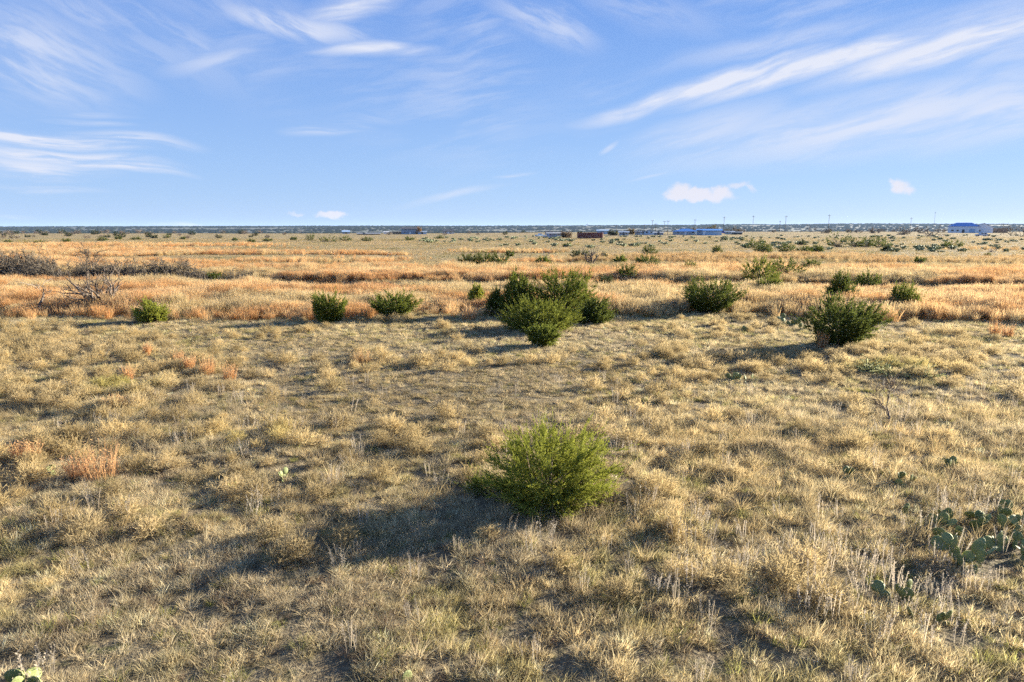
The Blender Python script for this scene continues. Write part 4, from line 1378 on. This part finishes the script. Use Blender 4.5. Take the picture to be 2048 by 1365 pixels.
def house(name, label, px0, px1, py_base, wall_px, roof_px, depth, wall, roof, windows=(), doors=(), rotz=None, gable_end=False, cat='house', overhang=0.5, hip=0.0):
    """long side faces the camera; windows and doors as fractions along the front"""
    gx, gy, gz, s_ = place((px0 + px1) / 2, py_base)
    L = (px1 - px0) / s_; hw = wall_px / s_; hr = roof_px / s_
    rz = math.atan2(-gx, gy) if rotz is None else rotz
    t = thing(name, label, cat, (gx, gy, gz), rz)
    b = MB()
    if gable_end:                      # the gable looks at the camera
        b.prism([(-L / 2, -0.3), (L / 2, -0.3), (L / 2, hw), (0, hw + hr), (-L / 2, hw)], 'y', 0, depth)
    else:
        b.prism([(0, -0.3), (depth, -0.3), (depth, hw), (depth / 2, hw + hr * (0.96 if not hip else 0.02)), (0, hw)], 'x', -L / 2, L / 2)
    b.build('wall', wall, t)
    r_ = MB()
    th = 0.18
    o_ = overhang
    if gable_end:
        for sgn in (-1, 1):
            e = (sgn * (L / 2 + o_), hw - o_ * hr / (L / 2)); p = (0.0, hw + hr)
            pts = [e, p, (p[0], p[1] + th), (e[0], e[1] + th)]
            r_.prism(pts if sgn < 0 else pts[::-1], 'y', -o_, depth + o_)
    elif hip:
        z0 = hw + 0.02; z1 = hw + hr
        x0, x1_, y0, y1_ = -L / 2 - o_, L / 2 + o_, -o_, depth + o_
        r_.add([(x0, y0, z0), (x1_, y0, z0), (x1_, y1_, z0), (x0, y1_, z0), (x0 + hip, depth / 2, z1), (x1_ - hip, depth / 2, z1)],
               [(0, 1, 5, 4), (1, 2, 5), (2, 3, 4, 5), (3, 0, 4), (3, 2, 1, 0)])
    else:
        for sgn in (0, 1):
            e = (-o_ if sgn == 0 else depth + o_, hw - o_ * hr / (depth / 2)); p = (depth / 2, hw + hr)
            pts = [e, p, (p[0], p[1] + th), (e[0], e[1] + th)]
            r_.prism(pts if sgn == 0 else pts[::-1], 'x', -L / 2 - o_, L / 2 + o_)
    r_.build('roof', roof, t)
    for fx, w_, z0, h_ in windows:
        f_ = MB().box(-w_ / 2, w_ / 2, -0.06, 0.02, 0, h_).build('window', M_WHITE, t, loc=((fx - 0.5) * L, 0, z0))
        MB().box(-w_ / 2 + 0.1, w_ / 2 - 0.1, -0.09, -0.05, 0.1, h_ - 0.1).build('pane', M_GLASS, f_)
    for fx, w_, h_, m_ in doors:
        d_ = MB().box(-w_ / 2, w_ / 2, -0.07, 0.02, 0, h_).build('door', m_, t, loc=((fx - 0.5) * L, 0, 0))
        MB().box(w_ / 2 - 0.25, w_ / 2 - 0.12, -0.12, -0.06, 1.0, 1.12).build('handle', M_STEEL, d_)
    return t


# the blue-roofed house on the right
hb = house('metal_house', 'long white house with a bright blue metal roof at the right skyline', 1900, 1952, 466, 12.5, 7.5, 13, M_WHITE, M_BLUE,
           windows=[(0.15, 1.6, 1.0, 1.3), (0.32, 1.6, 1.0, 1.3)], doors=[(0.5, 1.6, 2.3, M_DARK), (0.78, 3.4, 2.8, M_LBLUE)], hip=5.0)
house('metal_house', 'white gabled wing joined to the bright blue-roofed house', 1951, 1982, 466.3, 12.0, 7.0, 12, M_WHITE, M_BLUE,
      windows=[(0.3, 1.4, 1.0, 1.2)], gable_end=True)
# wooden fence right of it
gx, gy, gz, s_ = place(1990, 466)
fl = 42 / s_
t = thing('wooden_fence', 'tall brown plank fence beside the blue-roofed house', 'fence', (gx, gy, gz), math.atan2(-gx, gy))
bm_ = MB().box(-0.157, 0.157, -0.02, 0.02, 0, 3.1)
pl0 = None
npl_ = int(fl / 0.32)
for i in range(npl_):
    x_ = -fl / 2 + (i + 0.5) * 0.32
    if pl0 is None:
        pl0 = bm_.build('plank', M_WOOD, t, loc=(x_, 0, 0)); me0 = pl0.data
    else:
        obj('plank', me0, t, (x_, rg.uniform(-.015, .015), rg.uniform(-.06, .04)))
for z_ in (0.5, 2.5):
    MB().box(-fl / 2, fl / 2, 0.045, 0.12, z_, z_ + 0.12).build('rail', M_WOOD, t)


def vehicle(px, py, L, label, name, cat, paint, rot, kind='suv'):
    gx, gy, gz, s_ = place(px, py)
    t = thing(name, label, cat, (gx, gy, gz), rot)
    h = 1.75
    if kind == 'suv':
        prof = [(-L / 2, 0.35), (L / 2, 0.35), (L / 2, 0.95), (L / 2 - 0.25, 1.05), (L * 0.22, 1.12), (-L / 2 + 0.1, 1.12), (-L / 2, 0.9)]
        cab = [(L * 0.20, 1.12), (L * 0.06, h), (-L * 0.42, h), (-L / 2 + 0.12, 1.12)]
    else:
        prof = [(-L / 2, 0.45), (L / 2, 0.45), (L / 2, 1.05), (L * 0.3, 1.15), (-L / 2, 1.15)]
        cab = [(L * 0.24, 1.15), (L * 0.13, 1.85), (-L * 0.12, 1.85), (-L * 0.15, 1.15)]
    MB().prism(prof, 'y', -0.92, 0.92).build('body', paint, t)
    cb = MB().prism(cab[::-1], 'y', -0.78, 0.78).build('cabin', paint, t)
    zc0, zc1 = 1.2, (h if kind == 'suv' else 1.85) - 0.12
    for sgn in (-1, 1):
        for k_ in (0, 1):
            xa = cab[1][0] - 0.1 - k_ * (cab[1][0] - cab[2][0]) / 2
            xb = xa - (cab[1][0] - cab[2][0]) / 2 + 0.2
            MB().box(xb, xa, sgn * 0.785 - 0.01, sgn * 0.785 + 0.01, zc0, zc1).build('side_window', M_GLASS, cb)
    xw = (cab[0][0] + cab[1][0]) / 2
    MB().prism([(cab[0][0] + 0.02, 1.16), (cab[1][0] + 0.03, zc1), (cab[1][0], zc1), (cab[0][0] - 0.02, 1.16)][::-1], 'y', -0.68, 0.68).build('windscreen', M_GLASS, cb)
    for wx in (-L * 0.31, L * 0.31):
        for sgn in (-1, 1):
            an = np.arange(14) / 14 * 2 * np.pi
            wh = MB().prism([(0.36 * math.cos(a), 0.36 * math.sin(a)) for a in an], 'y', -0.12, 0.12).build('wheel', M_TYRE, t, loc=(wx, sgn * 0.84, 0.36))
            MB().prism([(0.2 * math.cos(a), 0.2 * math.sin(a)) for a in an], 'y', sgn * 0.125 - 0.01, sgn * 0.125 + 0.01).build('rim', M_STEEL, wh)
    for sgn in (-1, 1):
        MB().box(L / 2 - 0.02, L / 2 + 0.03, sgn * 0.68 - 0.16, sgn * 0.68 + 0.16, 0.72, 0.9).build('headlight', M_WHITE, t)
    return t


vehicle(1962, 473, 5.2, 'silver car parked in front of the blue-roofed house', 'parked_car', 'car', M_TRUCK, R(170))
vehicle(1080, 474, 5.6, 'pale pickup truck at the left end of the trailer yard', 'pickup_truck', 'truck', M_LBLUE, R(30), 'pickup')
vehicle(1098, 476, 5.0, 'dark blue car beside the trailer in the yard', 'parked_car', 'car', M_BLUEGREY, R(200))
vehicle(1445, 468, 6.5, 'deep blue truck at the end of the light blue shed', 'pickup_truck', 'truck', M_TARP, R(10), 'pickup')

# shipping container
gx, gy, gz, s_ = place(1180, 477.5)
t = thing('shipping_container', 'rust-red shipping container on the flat at mid skyline', 'container', (gx, gy, gz), R(-9))
L = 52 / s_ * 0.98
prof = []
k_ = 0
nn = 38
for i in range(nn):
    xa = -L / 2 + L * i / nn; w_ = L / nn
    prof += [(xa, 0.0), (xa + w_ * 0.4, 0.0), (xa + w_ * 0.5, 0.025), (xa + w_ * 0.9, 0.025)]
prof += [(L / 2, 0.0), (L / 2, 2.44), (-L / 2, 2.44)]
MB().prism(prof, 'z', 0.12, 2.6).build('body', M_RED, t)
MB().box(-L / 2 - 0.05, L / 2 + 0.05, -0.03, 2.47, 2.61, 2.7).build('roof', M_RED, t)
for y0 in (0.1, 1.26):
    d_ = MB().box(-L / 2 - 0.07, -L / 2 - 0.01, y0, y0 + 1.1, 0.2, 2.5).build('door', M_STEEL, t)
    MB().box(-L / 2 - 0.12, -L / 2 - 0.075, y0 + 0.5, y0 + 0.55, 0.3, 2.4).build('locking_bar', M_STEEL, d_)

house('metal_shed', 'light blue metal shed behind the red container', 1194, 1216, 469, 7.0, 1.6, 7, M_LBLUE, M_LBLUE, doors=[(0.5, 2.5, 2.5, M_BLUEGREY)], cat='shed')
house('mobile_home', 'blue-grey trailer home with a white end in the yard', 1094, 1122, 475.5, 8.0, 1.2, 5, M_BLUEGREY, M_GREY, windows=[(0.25, 1.1, 1, .9), (0.5, 1.1, 1, .9), (0.8, 1.1, 1, .9)], doors=[(0.12, 1.2, 2.1, M_WHITE)], cat='trailer')
house('small_shed', 'small dark-topped shed standing above the trailer home', 1090, 1105, 470, 5.5, 1.6, 4, M_GREY, M_DARK, doors=[(0.5, 1.6, 2.1, M_DARK)], cat='shed')
house('cottage', 'small grey cottage between the red container and the blue roofs', 1238, 1257, 471.5, 6.0, 2.0, 7, M_GREY, M_BLUEGREY, windows=[(0.2, 1.2, .9, 1.1), (0.75, 1.2, .9, 1.1)], doors=[(0.48, 1.1, 2.1, M_DARK)])
house('cottage', 'pale blue gabled house with dark windows among the poles', 1288, 1308, 470, 6.5, 3.5, 9, M_LBLUE, M_BLUEGREY, windows=[(0.28, 1.3, .9, 1.2), (0.72, 1.3, .9, 1.2)], gable_end=True)
house('cottage', 'low dark-roofed house left of the pale blue gabled one', 1270, 1288, 470, 4.5, 3.0, 8, M_GREY, M_DARK, windows=[(0.3, 1.2, .9, 1.1)], doors=[(0.65, 1.1, 2.1, M_WHITE)])
house('low_shed', 'low blue-grey shed right of the pale blue gabled house', 1308, 1326, 470.5, 4.5, 1.0, 5, M_BLUEGREY, M_GREY, doors=[(0.5, 1.4, 2.0, M_DARK)], cat='shed')
house('ranch_house', 'house with a broad blue hip roof and open porch', 1346, 1396, 470, 6.5, 5.5, 12, M_GREY, M_BLUE, windows=[(0.2, 1.4, .9, 1.2), (0.8, 1.4, .9, 1.2)], doors=[(0.5, 1.2, 2.2, M_WHITE)], hip=6)
house('metal_barn', 'large light blue metal barn with a shallow roof', 1394, 1442, 471, 9.0, 3.0, 14, M_LBLUE, M_BLUE, doors=[(0.12, 3.0, 3.0, M_BLUEGREY), (0.3, 1.2, 2.2, M_WHITE)], cat='barn')
house('mobile_home', 'grey trailer to the right of the light blue barn', 1450, 1468, 469, 5.0, 0.8, 4, M_GREY, M_BLUEGREY, windows=[(0.3, 1, .9, .8), (0.7, 1, .9, .8)], cat='trailer')
house('stock_trailer', 'long black flat-topped trailer last on the right of the yard', 1464, 1484, 469.5, 4.2, 0.6, 3, M_DARK, M_GREY, windows=[(0.5, 3, 1.0, .5)], cat='trailer')
# left village
house('two_storey_house', 'two-storey blue house standing alone on the left skyline', 803, 838, 469, 10.5, 3.5, 10, M_BLUEGREY, M_DARK,
      windows=[(0.2, 1.4, .9, 1.2), (0.8, 1.4, .9, 1.2), (0.2, 1.4, 3.6, 1.2), (0.5, 1.4, 3.6, 1.2), (0.8, 1.4, 3.6, 1.2)], doors=[(0.5, 1.2, 2.2, M_WHITE)])
house('low_shed', 'low bright blue shed joined to the two-storey house', 836, 853, 469, 4.5, 1.5, 6, M_LBLUE, M_BLUEGREY, doors=[(0.5, 1.6, 2.1, M_DARK)], cat='shed')
house('small_shed', 'small blue-roofed shed above the far juniper row', 685, 699, 468, 4.0, 2.4, 6, M_BLUEGREY, M_LBLUE, doors=[(0.5, 1.5, 2.0, M_DARK)], cat='shed')
house('camper_trailer', 'tiny white camper trailer left of the two-storey house', 768, 777, 468, 4.0, 0.5, 3, M_WHITE, M_WHITE, windows=[(0.4, 1, 1.0, .7)], cat='trailer')
house('low_shed', 'long low tan shed left of the white camper', 715, 760, 470, 2.4, 0.9, 5, M_WOOD, M_GREY, doors=[(0.3, 2.0, 1.6, M_DARK)], cat='shed')
house('ranch_house', 'dark-roofed grey house right of the two-storey house', 886, 908, 468, 5.0, 3.5, 9, M_GREY, M_DARK, windows=[(0.25, 1.4, .9, 1.2), (0.7, 1.4, .9, 1.2)], doors=[(0.48, 1.1, 2.1, M_WHITE)])
gx, gy, gz, s_ = place(795, 469)
fl = 20 / s_
t = thing('wooden_fence', 'dark brown fence just left of the two-storey house', 'fence', (gx, gy, gz), math.atan2(-gx, gy))
for i in range(int(fl / 0.34)):
    obj('plank', me0, t, (-fl / 2 + (i + .5) * 0.34, 0, rg.uniform(-.9, -.8)))
MB().box(-fl / 2, fl / 2, 0.045, 0.12, 0.6, 0.72).build('rail', M_WOOD, t)


def leafy_tree(px, py, wpx, hpx, label, cols, seed):
    gx, gy, gz = ground_at(px, py)
    d = depth_of(gx, gy, gz)
    h = hpx * d / F; w = wpx * d / F
    crown, trunk = juniper_mesh(seed, w, h, 60, 6, 10, 0.8, 0.5, 0.25, 'round', (0, 0), cols[0], cols[1])
    t = thing('leafy_tree', label, 'tree', (gx, gy, gz))
    obj('crown', crown, t); obj('trunk', trunk, t)


leafy_tree(838, 469, 10, 13, 'orange-leaved autumn tree against the two-storey house', ((0.24, 0.13, 0.04), (0.36, 0.22, 0.07)), 401)
leafy_tree(1423, 468, 26, 17, 'round olive-brown tree rising behind the light blue barn', ((0.10, 0.09, 0.035), (0.20, 0.15, 0.06)), 402)
leafy_tree(1226, 471, 20, 8, 'dark green hedge-like tree left of the grey cottage', ((0.05, 0.06, 0.03), (0.09, 0.09, 0.04)), 403)
leafy_tree(1132, 476, 20, 9, 'brown brushy tree right of the blue-grey trailer', ((0.12, 0.085, 0.05), (0.2, 0.14, 0.08)), 404)
leafy_tree(1262, 469, 14, 9, 'yellowish tree behind the small grey cottage', ((0.16, 0.12, 0.05), (0.24, 0.18, 0.08)), 405)
leafy_tree(1470, 466, 40, 10, 'long brown grove behind the black trailer', ((0.10, 0.08, 0.05), (0.16, 0.12, 0.07)), 406)
leafy_tree(1395, 467, 22, 10, 'brown tree behind the broad blue hip roof', ((0.13, 0.09, 0.05), (0.2, 0.14, 0.07)), 407)


# utility poles
def pole(px, py, top, label, arm=True):
    gx, gy, gz, s_ = place(px, py)
    h = (py - top) / s_
    t = thing('utility_pole', label, 'utility pole', (gx, gy, gz), 0.35, 'utility poles along the skyline')
    r_ = max(0.12, 0.19 / s_)
    MB().tube([(0, 0, -0.3), (0, 0, h * 0.5), (0.02, 0, h)], [r_ * 1.1, r_, r_ * 0.8], 8).build('pole', M_POLE, t, True)
    if arm:
        c_ = MB().box(-1.1, 1.1, -0.22, -0.1, h - 0.8, h - 0.62).build('crossarm', M_POLE, t)
        for x_ in (-1.0, 0.0, 1.0):
            MB().tube([(x_, -0.16, h - 0.62), (x_, -0.16, h - 0.4)], [0.05, 0.03], 6).build('insulator', M_STEEL, c_)


for px, py, top, lb in [(1174, 468, 448, 'faint utility pole above the red container'), (1232, 470, 450, 'short utility pole above the small grey cottage'),
                        (1288, 469, 449, 'utility pole at the pale blue gabled house'), (1304, 469, 440, 'tall utility pole behind the pale blue gabled house'),
                        (1311, 469, 447, 'short utility pole just right of the gabled house'), (1328, 469, 442, 'utility pole left one of the close pair'),
                        (1335, 471, 441, 'thicker utility pole right one of the close pair'), (1389, 468, 439, 'utility pole above the broad blue hip roof'),
                        (1447, 468, 434, 'utility pole at the deep blue truck'), (1505, 467, 432, 'utility pole alone right of the black trailer'),
                        (1559, 466, 442, 'faint far utility pole next to a nearer taller one'), (1570, 467.5, 432, 'tall utility pole right of the faint one'),
                        (1656, 468.5, 430, 'nearest and tallest utility pole with visible fittings'), (1777, 465, 446, 'faint short utility pole among leafless trees'),
                        (1820, 466, 436, 'utility pole second last on the right'), (1867, 464, 425, 'last utility pole, left of the blue-roofed house')]:
    pole(px, py, top, lb)
# a transformer on the nearest pole
# ------------------------------------------------------------------ far woodland on the hills
def blob_mesh(seed):
    rg_ = np.random.default_rng(seed)
    n = 90
    d = nrm(rg_.normal(0, 1, (n, 3))); d[:, 2] = np.abs(d[:, 2])
    c = d * rg_.uniform(0.5, 1.0, (n, 1)) * np.array([1, 1, 0.95])
    s = nrm(np.cross(d, rg_.normal(0, 1, (n, 3)))) * 0.34
    u = nrm(np.cross(d, s)) * 0.34
    V = np.stack([c - s, c + u, c + s, c - u], 1).reshape(-1, 3)
    cf = np.repeat(rg_.uniform(0.75, 1.25, (n, 1)), 4, 0)
    C = np.concatenate([cf, cf, cf, np.ones_like(cf)], 1)
    return mk_mesh('far_tree_crown', V, [np.arange(4 * n).reshape(n, 4)], MAT_GRASS, {'bl': ('FLOAT_COLOR', 'POINT', C)})


proto_collection('far_tree_crown', [blob_mesh(i) for i in range(4)])
nW = 16000
yw = np.sqrt(rng.uniform(2300 ** 2, 6000 ** 2, nW))
xw = rng.uniform(-1, 1, nW) * (0.85 * yw + 100)
dn = fbm(xw / 500, yw / 500, 71, 3)
kp = dn > 0.36
xw, yw = xw[kp], yw[kp]
zw = np.where(yw < 2300, Z(xw, yw), hill_z(xw, yw)) - 0.5
nW = len(xw)
sw = rng.uniform(3.5, 8.5, nW)
tw_ = np.repeat(np.array([[0.04, 0.05, 0.028, 1.0]]), nW, 0) * np.concatenate([rng.uniform(.7, 1.3, (nW, 1)).repeat(3, 1), np.ones((nW, 1))], 1)
o = gn_scatter('hill_woodland', np.stack([xw, yw, zw], -1), np.stack([np.zeros(nW), np.zeros(nW), rng.uniform(0, 6.28, nW)], -1),
               np.stack([sw * 1.5, sw * 1.5, sw], -1), rng.integers(0, 4, nW), tw_, PROTO['far_tree_crown'][0])
tag(o, 'dark blue-green scrub woodland covering the far low hills', 'woodland', kind='stuff')

# ------------------------------------------------------------------ haze
hm_, ht = new_mat('haze_air')
pv = ht.n('ShaderNodeVolumePrincipled', {'Color': (0.45, 0.66, 1.0, 1), 'Density': 0.000028, 'Anisotropy': 0.1})
ht.n('ShaderNodeOutputMaterial', {'Volume': pv.outputs[0]})
hz = MB().box(-9500, 9500, -70, 12500, -22, 80).build('haze', hm_)
tag(hz, kind='stuff')
